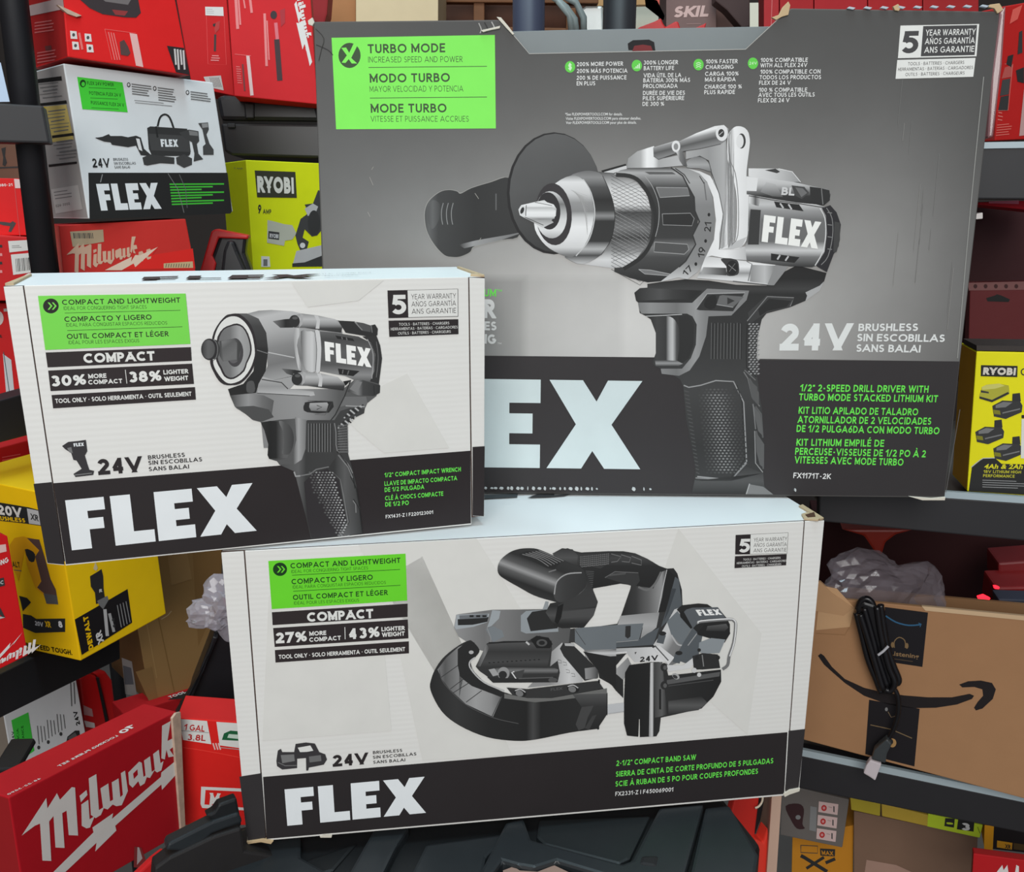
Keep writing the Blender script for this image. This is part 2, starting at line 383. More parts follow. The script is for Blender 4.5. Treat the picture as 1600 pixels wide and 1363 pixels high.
WHITE = mat('white_board', (228, 227, 223), 0.42, noise=0.02, scale=30, ribs=0.025, ribscale=70)
WHITE_TOP = mat('white_board_top', (234, 237, 238), 0.38, noise=0.015, scale=20)
BLACKB = mat('black_board', (38, 35, 36), 0.45, noise=0.12, scale=40)
GREYB = mat('charcoal_board', (78, 76, 74), 0.5, noise=0.1, scale=25)
KRAFT = mat('raw_corrugated', (186, 164, 132), 0.8, noise=0.12, scale=90)
SEAM = mat('seam_shadow_card', (70, 50, 42), 0.8)
INK, PAPER, GREEN, LIME = (46, 41, 42), (226, 226, 222), (116, 221, 78), (108, 232, 84)

def badge(p, q, dark):                 # the five year warranty badge; q is the quad of its upper box
    o = p.vw; bg, fg = ((70, 69, 70), PAPER) if dark else (PAPER, INK)
    p.quad(*q)
    p.rect(0, 0, 1, 1, fg)
    p.rect(.285 if not dark else .29, .012 if not dark else .03, .994 if not dark else .975, .988 if not dark else .96, bg)
    if dark: p.text('5', .04, .86, .245, .86, .68, bg, .045)
    else: p.text('5', .05, .86, .25, .86, .70, PAPER, .045)
    for i, t in enumerate(('YEAR WARRANTY', 'AÑOS GARANTÍA', 'ANS GARANTIE')):
        p.text(t, .325, .33+i*.265, .96, .33+i*.265, .185, fg, .022 if dark else 0)
    p.vw = o
    return p
def badge2(p, q, dark):
    o = p.vw; bg, fg = (PAPER, INK) if dark else (INK, PAPER); p.quad(*q); p.rect(0, 0, 1, 1, bg)
    for i, (t, a, b) in enumerate((('TOOLS • BATTERIES • CHARGERS', .14, .86), ('HERRAMIENTAS • BATERÍAS • CARGADORES', .02, .98), ('OUTILS • BATTERIES • CHARGEURS', .12, .88))):
        p.text(t, a, .31+i*.28, b, .31+i*.28, .17, fg, .01)
    p.vw = o; return p
def chevron(p, cx, cy, r, bg, fg):
    p.ell(cx, cy, r, r*.95, bg)
    for d in (-.42, .12): p.poly([(cx+r*(d), cy-r*.45), (cx+r*(d+.22), cy-r*.45), (cx+r*(d+.62), cy), (cx+r*(d+.22), cy+r*.48), (cx+r*d, cy+r*.48), (cx+r*(d+.38), cy)], fg)

# ================================================================== drill driver kit carton (large, charcoal)
BF = face_at(515, 766, 0.8535, -3.8); BF.o = BF.o+Vector((0, 0, 0))
bq = P2('490,34 1562,18 1476,778 515,765')
P = [BF.to(*q) for q in bq]; dep = 0.14; Bk = [p-BF.n*dep for p in P]
c = sum(P+Bk, Vector())/8
drill = thing('drill_kit_carton', 'large charcoal drill driver carton with carry notch, standing behind both white cartons', 'box', (c.x, c.y, P[3].z), 'tool cartons with the same block lettering')
outline = '490,34 782,31 792,40 800,52 827,84 1165,77 1222,24 1236,13 1562,18 1476,778 515,768'
front = prism('front_board', BF, outline, 0.0, 0.003, GREYB, drill, 0.0006)
mb = lambda n, q, m: hexa(n, q, drill, [m], None, 0.0006)
th = 0.003; N = BF.n*th
def slab_of(n, a, b, c_, d, m, inward):  # a thin board from four corners
    i = Vector(inward); return mb(n, [a, b, c_, d, a+i, b+i, c_+i, d+i], m)
slab_of('back_board', Bk[0], Bk[1], Bk[2], Bk[3], GREYB, BF.n*th)
slab_of('side_board', P[0]-N, Bk[0]+N, Bk[3]+N, P[3]-N, GREYB, (th, 0, 0))
slab_of('side_board', P[1]-N, Bk[1]+N, Bk[2]+N, P[2]-N, GREYB, (-th, 0, 0))
slab_of('bottom_board', P[3]-N, P[2]-N, Bk[2]+N, Bk[3]+N, BLACKB, (0, 0, th))
# the top: a left flap, a right flap and the recessed carry bridge behind the notch
TF = Face(P[0], P[1]-P[0], Vector((0, 0, 1)))
nA, nB = BF.to(782, 31), BF.to(1236, 13)
slab_of('top_flap', P[0]-N, nA-N, nA-BF.n*(dep-th), Bk[0]+N, GREYB, (0, 0, -th))
slab_of('top_flap', nB-N, P[1]-N, Bk[1]+N, nB-BF.n*(dep-th), mat('pale_top_board', (165, 176, 184), 0.45, noise=.15, scale=50), (0, 0, -th))  # right flap is paler and bluer than the left one
RF = Face(BF.o-BF.n*0.035, BF.u, BF.n)
prism('carry_bridge', RF, '770,40 800,49 870,47 1160,42 1215,41 1260,30 1240,150 780,150', 0, 0.003, mat('grey_inner_board', (118, 126, 128), 0.5, noise=.06, scale=40), drill, 0.0005)
prism('hand_slot', RF, '982,78 981,68 989,63 1014,62 1022,66 1024,80', 0.0006, 0.0, mat('slot_dark', (30, 26, 28), 0.8), drill)
prism('hand_slot_lining', RF, '988,80 991,72 1004,70 1017,72 1020,80', 0.0010, 0.0, mat('slot_red', (120, 30, 34), 0.7), drill)

p = Print(BF)
def glow(x, y):
    d = ((x-985)/430)**2+((y-510)/270)**2
    v = 74+134*math.exp(-d*1.0)
    if x < 760: v += 14*(1-math.exp(-((760-x)/200)**2))
    v += 22*math.exp(-((x-1400)/130)**2-((y-330)/200)**2)
    if x < 820 and y > 440: v -= 26
    if y > 440 and 820 < x < 980: v -= 10
    return (v*1.005, v*.995, v*.98)
p.grid('492,36 782,33 792,42 826,85 1166,78 1223,25 1237,15 1560,20 1499,565 1021,558.5 510,554', 70, 40, glow)
p.poly('510,554 759,556 1021,558.5 1200,562.5 1499,565 1475,776 515,767', (54, 51, 52))
p.build('printed_background', drill)
p = Print(BF, 3.2e-4)
p.poly('700,180 880,310 760,470 620,330', (112, 109, 106)); p.poly('1030,180 1180,330 1300,330 1220,180', (118, 116, 113)); p.V and None
p = Print(BF, 4e-4).view(480, 0, 3.81)
p.poly('145,225 1117,208 1123,765 172,770', (131, 236, 93))
D = (62, 82, 56)
p.ell(252, 330, 66, 75, D); p.poly('203,285 232,283 250,315 275,262 303,262 262,345 297,378 265,378 247,352 228,375 205,373 236,330', (131, 236, 93))
for t, x0, y0, x1, y1, h, b in (('TURBO MODE', 362, 318, 822, 312, 54, .035), ('INCREASED SPEED AND POWER', 364, 373, 926, 370, 35, 0), ('MODO TURBO', 370, 493, 850, 488, 53, .035), ('MAYOR VELOCIDAD Y POTENCIA', 372, 548, 930, 545, 35, 0), ('MODE TURBO', 376, 672, 830, 670, 53, .035), ('VITESSE ET PUISSANCE ACCRUES', 378, 725, 962, 725, 34, 0)):
    p.text(t, x0, y0, x1, y1, h, D, b)
p.line('365,402 1070,395', 4, D); p.line('373,584 1070,578', 4, D)
p.build('turbo_panel', drill, 'bright green panel with dark turbo mode lettering')
p = Print(BF, 4e-4).view(850, 0, 4)
W_ = (226, 226, 224)
for t, x0, y0, x1, y1 in (('200% MORE POWER', 205, 415, 495, 411), ('200% MÁS POTENCIA', 205, 457, 522, 455), ('200 % DE PUISSANCE', 204, 500, 515, 497), ('EN PLUS', 204, 535, 320, 534),
    ('300% LONGER', 623, 405, 838, 402), ('BATTERY LIFE', 623, 440, 812, 438), ('VIDA ÚTIL DE LA', 621, 485, 858, 482), ('BATERÍA 300% MÁS', 620, 516, 912, 513), ('PROLONGADA', 619, 552, 835, 550), ('DURÉE DE VIE DES', 618, 595, 880, 593), ('PILES SUPÉRIEURE', 617, 628, 875, 626), ('DE 300 %', 615, 663, 750, 662),
    ('100% FASTER', 1010, 398, 1210, 396), ('CHARGING', 1009, 433, 1185, 431), ('CARGA 100%', 1006, 475, 1215, 473), ('MÁS RÁPIDA', 1004, 511, 1198, 509), ('CHARGE 100 %', 1002, 556, 1235, 554), ('PLUS RAPIDE', 1001, 590, 1192, 588),
    ('100% COMPATIBLE', 1352, 389, 1647, 387), ('WITH ALL FLEX 24V', 1350, 422, 1644, 419), ('100% COMPATIBLE CON', 1350, 462, 1728, 460), ('TODOS LOS PRODUCTOS', 1346, 497, 1730, 495), ('FLEX DE 24 V', 1343, 531, 1541, 530), ('100 % COMPATIBLE', 1341, 575, 1643, 574), ('AVEC TOUS LES OUTILS', 1338, 607, 1690, 604), ('FLEX DE 24 V', 1336, 641, 1533, 639)):
    p.text(t, x0, y0, x1, y1, 26, W_, .028)
for t, x0, y0, x1, y1 in (('*See FLEXPOWERTOOLS.COM for details.', 132, 723, 490, 722), ('Visite FLEXPOWERTOOLS.COM para obtener detalles.', 136, 750, 606, 748), ('Voir FLEXPOWERTOOLS.COM pour plus de détails.', 137, 776, 578, 774)): p.text(t, x0, y0, x1, y1, 17, W_, .01)
p.build('feature_lettering', drill, 'small white feature lettering in four columns')
for k, (cx, cy) in enumerate(((163, 418), (580, 410), (966, 404), (1306, 396))):
    p = Print(BF, 4e-4).view(850, 0, 4); p.ell(cx, cy, 32, 36, (98, 205, 76)); G2 = (205, 235, 196)
    if k == 0: p.poly([(cx-2, cy-28), (cx+12, cy-10), (cx+4, cy-8), (cx+12, cy+6), (cx+2, cy+26), (cx-14, cy+8), (cx-5, cy+6), (cx-12, cy-8)], G2)
    if k == 1:
        for j in range(4): p.rect(cx-18+j*10, cy+14-j*9, cx-11+j*10, cy+18, G2)
    if k == 2:
        for j in range(3): p.line([(cx-15, cy-6+j*12), (cx, cy-14+j*12), (cx+15, cy-6+j*12)], 5, G2)
    if k == 3: p.text('24V', cx-24, cy+9, cx+24, cy+8, 18, G2, .02)
    p.build('feature_icon', drill)
p = Print(BF, 4e-4).view(1200, 0, 4)
badge(p, ((828, 160), (1320, 150), (1303, 352), (812, 364)), True); badge2(p, ((808, 375), (1297, 362), (1283, 480), (797, 493)), True)
p.build('warranty_badge', drill)
p = Print(BF, 4e-4).view(1200, 280, 4)
p.text('24V', 70, 1072, 525, 1070, 168, (224, 226, 224), .06)
for t, x0, y0, x1, y1 in (('BRUSHLESS', 563, 950, 935, 949), ('SIN ESCOBILLAS', 555, 1013, 1102, 1018), ('SANS BALAI', 550, 1079, 950, 1084)): p.text(t, x0, y0, x1, y1, 47, (224, 226, 224), .04)
p.view(1200, 580, 4)
for t, x0, y0, x1, y1 in (('1/2" 2-SPEED DRILL DRIVER WITH', 198, 126, 1000, 135), ('TURBO MODE STACKED LITHIUM KIT', 192, 183, 1058, 195), ('KIT LITIO APILADO DE TALADRO', 187, 266, 935, 277), ('ATORNILLADOR DE 2 VELOCIDADES', 182, 324, 1017, 335), ('DE 1/2 PULGA6DA CON MODO TURBO', 177, 380, 1068, 395), ('KIT LITHIUM EMPILÉ DE', 173, 466, 723, 473), ('PERCEUSE-VISSEUSE DE 1/2 PO À 2', 168, 522, 983, 539), ('VITESSES AVEC MODE TURBO', 163, 575, 843, 591)):
    p.text(t, x0, y0, x1, y1, 44, LIME, .035)
p.text('FX1171T-2K', 157, 668, 393, 675, 34, W_, .03)
p.view(720, 420, 3.5875)
p.text('UM', 131, 155, 200, 157, 42, LIME, .03); p.text('TM', 203, 128, 230, 129, 12, LIME, .01)
p.text('R', 128, 277, 200, 279, 106, W_, .06); p.text('ES', 133, 345, 200, 346, 50, W_, .05); p.text('IG', 134, 420, 198, 423, 54, W_, .06); p.text('TM', 206, 423, 228, 424, 10, W_, .01)
p.build('product_lettering', drill)
p = Print(BF, 4e-4); p.flex((515, 589), (1003.8, 595.6), (999, 733.5), (520, 727.5), (206, 218, 219), 'FLEX'); p.build('brand_lettering', drill, 'huge white block letters')

# ---- the printed drill
def tone(a, b, *st): return ('g', a[0], a[1], b[0], b[1], list(st))
p = Print(BF, 4.5e-4).view(640, 180, 4.444)
p.poly('100,690 120,610 165,560 220,525 280,516 330,525 358,538 430,502 560,462 680,430 760,540 770,830 640,872 460,915 425,955 360,985 300,990 235,975 165,900 115,800', (150, 148, 144), 4)
p.poly('105,690 125,612 170,562 225,528 280,520 330,530 355,545 430,507 560,467 690,434 760,540 768,822 640,866 455,908 420,950 355,981 300,985 240,970 170,895 120,800', tone((100, 0), (760, 0), (0, 72), (8, 92), (22, 62), (80, 48), (150, 56)), 4)
p.poly('340,900 460,870 690,830 765,815 768,822 640,866 455,908 380,925', tone((350, 0), (760, 0), (0, 60), (20, 150), (90, 120)), 0)
p.poly('130,640 160,590 210,620 205,720 160,790 130,740', tone((120, 0), (210, 0), (0, 78), (9, 96), (20, 68)), 4)
for x in (228, 263, 297): p.line([(x+6, 610), (x-6, 660), (x-6, 715), (x+2, 760)], 5, 138, 4)
p.line('600,545 600,660', 9, 96)
p.ell(1003, 543, 328, 424, (38, 37, 38)); p.ell(1012, 540, 318, 412, tone((800, 150), (1100, 950), (0, 92), (80, 84), (170, 62)))
p.poly('1330,385 1500,338 1505,350 1340,398', 30); p.poly('1340,398 1505,350 1510,375 1420,402', 205); p.line('1420,404 1512,378', 7, 40)
# knurled sleeve
p.poly('1250,388 1420,402 1600,432 1720,470 1790,600 1810,740 1780,900 1700,1010 1600,1050 1440,1067 1200,1035', tone((0, 390), (0, 1066), (0, 70), (12, 150), (30, 215), (52, 220), (64, 70), (88, 120), (104, 62), (124, 140), (138, 215), (152, 190)))
for k in range(26):
    y = 420+k*26; p.line([(1400, y), (1600, y+110), (1760, y+250 if y+250 < 1010 else 1010)], 2.5, (60, 60, 60) if k < 9 or k > 17 else 165)
for k in range(20):
    y = 520+k*26; p.line([(1410, y), (1590, y-70), (1740, y-60)], 2, 105)
p.poly('1120,420 1200,390 1270,388 1340,420 1400,560 1425,700 1400,860 1330,970 1200,1035 1100,1000 1080,978 1150,975 1240,860 1280,690 1255,540 1200,445', tone((0, 388), (0, 1035), (0, 110), (10, 140), (25, 80), (45, 42), (62, 60), (70, 140), (78, 50), (110, 52), (122, 180), (132, 70), (145, 190)), 3)
p.line('1205,445 1260,540 1286,690 1246,862 1155,978', 8, 195, 4); p.line('1340,420 1400,560 1425,700 1400,860 1330,970', 4, 40, 4)
p.poly('1010,475 1120,420 1200,445 1255,540 1280,690 1240,860 1150,975 1080,978 970,925 900,850 865,760 880,600', tone((0, 420), (0, 978), (0, 150), (10, 225), (28, 205), (42, 150), (56, 138), (66, 205), (80, 235), (95, 226), (112, 210), (124, 120)), 3)
for k in range(16): p.line([(1120+k*6, 520+k*3), (1235, 560+k*18)], 1.5, 170)
p.ell(1000, 688, 126, 216, (56, 53, 55), -4); p.ell(982, 692, 110, 164, tone((0, 530), (0, 860), (0, 210), (20, 120), (45, 215), (60, 225), (74, 170)), -4)
p.ell(965, 665, 82, 130, (48, 46, 48), -4)
p.poly('755,655 775,625 860,605 935,590 955,605 1000,620 1020,650 1015,700 985,730 1000,745 950,770 925,782 860,745 790,710 765,695', tone((0, 590), (0, 780), (0, 215), (8, 235), (14, 190), (24, 225), (30, 150), (42, 205)))
p.poly('805,640 990,640 1015,665 1005,720 900,724 800,706', tone((0, 640), (0, 724), (0, 185), (8, 235), (14, 225), (19, 110)))
p.line('800,708 930,765', 4, 60); p.ell(784, 660, 24, 34, 215); p.ell(782, 662, 12, 24, 45, 20)
p.line('810,625 806,700', 5, 70); p.line('870,605 990,628', 4, 90)
# crop of the body
p.view(960, 180, 4.2105)
# dark collar over the sleeve end
p.poly('0,385 40,362 100,350 200,345 330,345 430,350 470,380 520,440 540,520 552,640 545,760 520,880 470,980 400,1050 330,1090 220,1100 100,1070 0,1030 0,1005 60,1000 150,940 210,860 240,760 245,640 215,520 150,440 60,390 0,392', tone((0, 345), (0, 1100), (0, 60), (8, 175), (18, 130), (32, 60), (62, 52), (110, 60), (124, 120), (140, 72), (165, 54), (179, 40)))
p.line('10,392 100,400 170,440 235,540 270,660 262,780 220,880 160,950 60,1012', 26, 44, 3); p.line('200,400 250,470 290,580 292,700 270,800', 4, 165, 4)
for q, f in (('275,475 480,478 495,530 300,542', 112), ('315,650 500,645 525,680 510,728 320,722', 44), ('265,835 480,850 490,885 460,915 260,900', 82), ('160,1015 240,1020 388,1050 370,1058 200,1045', 120), ('190,370 380,372 408,392 230,392', 92)):
    p.poly(q, f); p.line(q+' '+q.split()[0], 4, 168 if f != 44 else 150)
p.poly('372,345 480,350 560,385 615,450 645,540 662,680 652,820 610,940 550,1030 480,1080 420,1068 300,1098 425,1000 470,960 500,900 535,850 515,790 560,700 530,630 525,540 480,460 450,400', tone((0, 345), (0, 1090), (0, 150), (20, 165), (60, 132), (110, 128), (150, 140), (175, 200)))
p.line('372,345 450,400 480,460 525,540 530,630 560,700 515,790 535,850 470,960 425,1000', 9, 52); p.line('400,350 460,392 496,450', 7, 60)
for t, x0, y0, x1, y1, h in (('21', 634, 768, 612, 702, 44), ('19', 590, 940, 574, 872, 44), ('17', 500, 1058, 470, 1050, 10)):
    if t != '17': p.text(t, x0-2, y0, x1+26, y1, h, 40, .02)
p.text('17', 470, 1064, 520, 1010, 40, 40, .02)
for cx, cy in ((622, 655), (600, 828), (536, 980)): p.ell(cx, cy, 9, 12, 38)
p.line('590,440 605,560', 8, 110); p.line('560,400 590,450', 6, 60)
# light gear case
p.poly('480,350 560,368 630,400 660,450 690,520 716,650 712,780 690,880 760,880 870,862 900,900 870,955 745,945 640,925 600,935 655,820 668,690 650,540 610,440 560,385', tone((480, 0), (870, 0), (0, 190), (38, 232), (60, 236), (92, 190)))
p.poly('545,1072 600,930 700,940 870,962 1110,992 1040,1120 780,1092', tone((0, 930), (0, 1120), (0, 205), (16, 236), (26, 150), (34, 215), (45, 225)))
p.poly('585,1000 735,1005 738,1055 570,1045', tone((570, 0), (738, 0), (0, 170), (24, 110), (40, 60)))
p.poly('700,945 800,950 820,1000 810,1050 740,1055 740,1000', 60, 3); p.ell(775, 1005, 38, 48, 36); p.line('750,985 800,1025', 4, 140); p.line('755,1030 795,975', 4, 110)
p.line('870,962 905,980 880,1092', 6, 110); p.line('780,1092 1040,1120', 5, 90); p.poly('905,985 1060,990 1010,1110 890,1095', tone((905, 0), (1060, 0), (0, 150), (20, 190), (38, 120)))
p.poly('1060,985 1150,990 1050,1120 1005,1118', 140)
# steel side handle bracket
p.poly('80,348 90,285 150,238 260,203 292,290 430,262 470,330 300,345', tone((80, 0), (470, 0), (0, 150), (22, 178), (32, 240), (42, 232), (50, 168), (92, 190)))
p.poly('470,290 470,235 735,165 745,290 780,380 802,560 800,800 770,862 690,884 690,780 716,650 690,520 650,440 640,380 620,300 560,268', tone((470, 0), (800, 0), (0, 168), (36, 150), (60, 176), (66, 128), (78, 150)))
p.poly('480,300 540,272 600,292 632,340 636,372 560,350 480,345', tone((0, 275), (0, 370), (0, 120), (12, 165), (24, 110)), 3); p.line('560,268 620,300 640,380 690,520 716,650 690,884', 5, 80)
p.poly('255,212 400,168 430,170 540,118 660,72 720,65 752,92 735,168 700,190 560,222 440,240 290,292 258,270', tone((400, 120), (430, 240), (0, 215), (8, 236), (14, 150), (22, 88), (30, 130)))
p.line('258,270 290,292 440,240 560,222 700,190', 4, 70); p.ell(707, 118, 40, 52, 224); p.ell(703, 118, 20, 27, 52); p.line('690,130 714,108', 5, 190)
p.ell(405, 205, 28, 38, 225); p.ell(405, 207, 15, 22, 140); p.poly('405,240 450,235 480,335 450,330 430,300', tone((405, 0), (470, 0), (0, 225), (6, 120), (14, 90)))
# white cam lever
p.poly('745,150 762,105 800,74 850,80 882,115 893,180 880,290 870,400 885,520 882,700 878,800 835,868 775,882 700,884 705,870 770,840 800,800 805,560 778,400 745,290', tone((745, 0), (893, 0), (0, 226), (6, 175), (10, 236), (30, 222)), 3)
p.line('762,112 752,160 758,290 795,380 815,560 812,790 775,850', 5, 120, 3); p.line('885,120 893,180 880,290 870,400 885,520 878,800', 3, 120, 3)
p.ell(836, 170, 28, 50, 60); p.ell(826, 172, 24, 44, 222); p.poly('700,884 760,872 800,830 872,800 838,868 776,882', 190)
# motor housing
p.poly('885,480 960,500 1180,555 1340,590 1400,610 1425,700 1405,850 1365,975 1300,1000 1110,992 870,955 860,860 882,760', tone((0, 520), (0, 1000), (0, 150), (16, 196), (26, 150), (40, 112), (74, 106), (88, 205), (98, 120), (112, 60)))
p.poly('885,500 965,520 950,600 885,580', tone((885, 0), (965, 0), (0, 225), (10, 90), (19, 190)))
p.poly('895,618 965,624 952,852 878,852', 58, 0); p.line('895,618 965,624 952,852', 4, 140)
p.poly('882,350 1080,352 1170,372 1225,440 1180,440 950,412 882,402', tone((882, 0), (1225, 0), (0, 222), (40, 200), (82, 150))); p.line('1080,352 1170,372 1225,440', 4, 230); p.poly('990,362 1060,352 1090,372 1070,382', 60)
p.poly('870,402 950,410 1180,440 1290,465 1400,487 1422,520 1415,562 1380,592 1200,575 1050,552 870,520', tone((0, 405), (0, 590), (0, 215), (12, 190), (22, 120), (30, 52), (44, 40)))
p.poly('870,405 945,412 935,500 870,498', 225); p.poly('1000,440 1060,455 1110,540 1040,535 960,505', tone((0, 440), (0, 540), (0, 190), (24, 80)))
p.text('BL', 1095, 525, 1180, 530, 52, 205, .05); p.poly('1165,462 1250,472 1282,512 1232,552 1190,530', 70); p.poly('1190,475 1240,482 1268,512 1230,540', 110)
p.poly('1285,470 1360,480 1415,495 1418,560 1375,590 1290,548', 46); p.line('1362,482 1372,588', 6, 120)
p.line('885,530 1050,560 1200,580 1390,610', 5, 45)
for q in ('1050,568 1215,588 1245,632 1065,606', '1030,910 1218,935 1185,972 1030,955'):
    p.poly(q, 40)
for a in ('1090,580 1112,612', '1145,586 1166,620', '1072,950 1090,920', '1125,958 1145,928'): p.line(a, 11, 190)
p.poly('1365,612 1420,592 1462,640 1490,720 1476,862 1442,916 1398,1032 1330,992 1382,900 1400,780 1392,660', (44, 43, 46), 0)
p.line('1352,612 1385,680 1390,790 1370,900 1320,990', 7, 205, 3); p.line('1395,610 1432,680 1435,800 1405,930 1360,985', 5, 130, 3); p.poly('1448,700 1484,708 1484,820 1462,900 1440,902', 66)
for y in (640, 720, 800, 880): p.line([(1402, y), (1432, y+4)], 6, 120)
p.flex((985, 656), (1362, 704), (1338, 880), (968, 832), (240, 240, 236))
p.build('product_picture', drill, 'printed picture of a grey and black hammer drill')
# lower body and grip
p = Print(BF, 4.3e-4).view(960, 420, 3.786)
p.poly('118,142 150,115 195,112 195,90 300,75 420,62 560,70 720,95 900,100 1000,20 1080,-20 1255,25 1242,72 1215,130 1130,190 1040,228 900,265 872,300 848,400 842,520 845,640 858,750 872,820 880,920 886,1050 882,1200 886,1285 940,1336 458,1325 475,1245 480,1180 455,1050 425,900 408,700 388,655 350,632 280,622 275,590 240,577 228,545 245,500 245,380 215,300 185,280 150,262 140,200 128,190', tone((0, 60), (0, 1330), (0, 40), (16, 64), (24, 46), (120, 58), (170, 66), (260, 52), (330, 60)))
p.poly('130,190 460,178 520,130 195,115 150,120 122,145', tone((120, 0), (460, 0), (0, 44), (40, 80), (60, 60), (90, 42)))
p.poly('139,200 460,202 548,118 797,130 782,185 692,277 556,282 542,400 502,520 445,602 382,634 280,622 274,592 400,592 452,530 482,450 487,330 462,282 430,266 160,266 146,240', tone((140, 0), (560, 0), (0, 120), (20, 142), (60, 116), (90, 150), (106, 128)))
p.poly('482,240 548,150 772,142 702,252 505,246', 52); p.line('482,240 548,148 772,142', 6, 160); p.poly('530,215 550,170 600,160 600,225 560,240', 38, 3)
p.poly('604,212 622,160 640,156 766,166 702,228', 104); p.poly('668,170 712,190 668,212', 54); p.line('604,212 702,228', 5, 150)
p.poly('186,280 245,274 330,284 368,320 386,380 384,460 372,545 300,575 240,577 228,545 245,500 245,380 215,300', tone((200, 0), (386, 0), (0, 44), (14, 66), (28, 56), (34, 172), (38, 190), (44, 78), (49, 52)), 3)
p.poly('240,540 380,545 405,562 370,580 245,578', tone((0, 540), (0, 580), (0, 50), (5, 150), (10, 50)))
p.poly('380,285 440,275 470,330 468,450 440,530 400,560 372,545 386,460 386,380', 46)
p.line('185,281 300,276 400,270', 5, 180)
for k in range(10): p.line([(575+k*19, 320+(k % 2)*4), (572+k*19, 535)], 4, 98); p.line([(581+k*19, 322), (578+k*19, 533)], 4, 34)
p.poly('900,158 1060,168 1040,226 900,262 840,300 800,330 790,260', 62); p.poly('915,178 1045,190 1020,225 905,250 860,280 850,240', 42); p.line('785,310 905,165 1062,172 1040,222', 5, 130)
p.poly('1130,140 1215,100 1240,75 1215,130 1130,190 1140,160', 170)
for r in range(22):
    for c_ in range(3):
        x = 790+c_*22+(r % 2)*9; y = 325+r*14
        if y < 620: p.poly([(x, y+5), (x+8, y-3), (x+18, y), (x+10, y+8)], 150)
p.line('785,330 780,500 782,585 840,640', 5, 38)
p.line('410,690 440,702 510,690 600,662 705,668 765,790 782,1140 692,1250 490,1230', 7, 150, 0); p.line('725,690 755,790 770,1130 690,1235', 4, 40)
for r in range(31):
    for c_ in range(11):
        x = 500+c_*23+(r % 2)*11.5; y = 715+r*16.4; x += (y-715)*.1
        R_ = 715+(y-715)*.1
        if x > R_+32: continue
        b_ = 60+75*math.exp(-((x-(600+(y-715)*.12))/70)**2)*(1 if 1 < r < 30 else .4)
        p.poly([(x-9, y), (x, y-6), (x+9, y), (x, y+6)], b_)
for r in range(22): p.line([(412+r*3.4, 722+r*23), (440+r*3, 730+r*23)], 5, 82)
p.line('765,610 790,650 815,760 860,815', 6, 120); p.line('770,600 835,660', 6, 110)
for a, b in (('798,650 850,735 850,800', 0), ('835,815 868,860 878,1000', 0), ('838,960 845,985 882,1040 880,1185', 0)): p.line(a, 9, 92)
p.poly('815,800 862,860 878,990 850,960 832,880', 96); p.poly('835,960 882,1040 884,1180 860,1160 840,1080', 92); p.poly('790,650 845,700 852,810 815,770', 88)
p.line('830,960 835,1150 878,1205', 5, 150); p.line('820,800 835,950', 5, 130); p.line('480,1238 690,1252 782,1150', 7, 130)
p.poly('475,1250 690,1256 780,1170 880,1210 886,1285 930,1334 458,1325', tone((0, 1180), (0, 1335), (0, 60), (20, 80), (38, 54))); p.poly('795,1275 880,1290 940,1336 780,1334', 122); p.line('800,1272 780,1334', 6, 165)
p.build('product_picture_grip', drill)
# creases, rubs and scratches on the carton front
random.seed(11)
for k, (pts, w_, f_) in enumerate((('1537,120 1516,330 1496,560', 1.3, (150, 150, 146)), ('1500,640 1478,770', 1.0, (96, 94, 94)), ('494,70 512,78 520,86', 1.4, (52, 50, 50)), ('493,45 506,60 502,78 498,95', 1.2, (56, 54, 52)), ('748,36 752,46 750,52', 1.8, (160, 158, 154)), ('757,35 762,45 760,50', 1.6, (46, 44, 44)), ('768,34 772,42 771,47', 1.8, (170, 168, 164)), ('782,31 800,52 827,84 1165,77 1222,24', 1.1, (176, 174, 168)))):
    p = Print(BF, 7e-4); p.line(pts, w_, f_, 3 if k not in (7,) else 0); p.build('wear_line', drill)
for k in range(12):
    x = random.uniform(1395, 1490); y = random.uniform(120, 420); l = random.uniform(25, 110)
    p = Print(BF, 7e-4); p.line([(x, y), (x-l*.1, y+l)], random.uniform(.5, 1.1), (122, 121, 119) if k % 3 else (136, 134, 131)); p.build('wear_line', drill)
for k in range(5):
    x = random.uniform(560, 760); y = random.uniform(215, 400); p = Print(BF, 7e-4); p.line([(x, y), (x+random.uniform(-4, 6), y+random.uniform(4, 16))], .8, (160, 156, 150)); p.build('wear_line', drill)
# rubbed corners and torn paper: small bits of raw board
TORN = mat('torn_paper', (214, 208, 194), 0.85); TORNK = mat('torn_kraft', (196, 170, 132), 0.9)
def torn(pts, m=TORN, F=BF, root=drill): prism('torn_edge', F, pts, 0.0022, 0.001, m, root, 0.0003)
torn('482,33 489,28 492,36 489,41 483,39'); torn('752,48 770,44 782,41 781,45 766,48 755,51'); torn('776,27 783,28 794,41 804,54 801,55 790,43 781,33')
torn('1205,28 1216,24 1222,12 1231,3 1234,9 1231,24 1221,27 1212,32', TORNK); torn('1394,11 1402,7 1406,12 1403,18 1397,17', TORNK)
torn('1545,8 1560,6 1566,16 1557,22 1552,14 1543,12', TORNK); torn('1419,775 1455,778 1476,776 1475,781 1440,781')
random.seed(3)
for k in range(26):
    x = 760+k*8.2+random.uniform(-2, 2) if k < 22 else (990, 1006, 1016, 1242)[k-22]
    y = 762.5-(x-760)*.0 + (x-760)*.006; a = random.uniform(2, 7); h = random.uniform(1, 3.2)
    torn([(x-a/2, y), (x-a/4, y-h), (x+a/3, y-h*.7), (x+a/2, y+.3), (x+a/5, y+h), (x-a/3, y+h*.5)], mat('scuff', (188, 192, 192), .8))
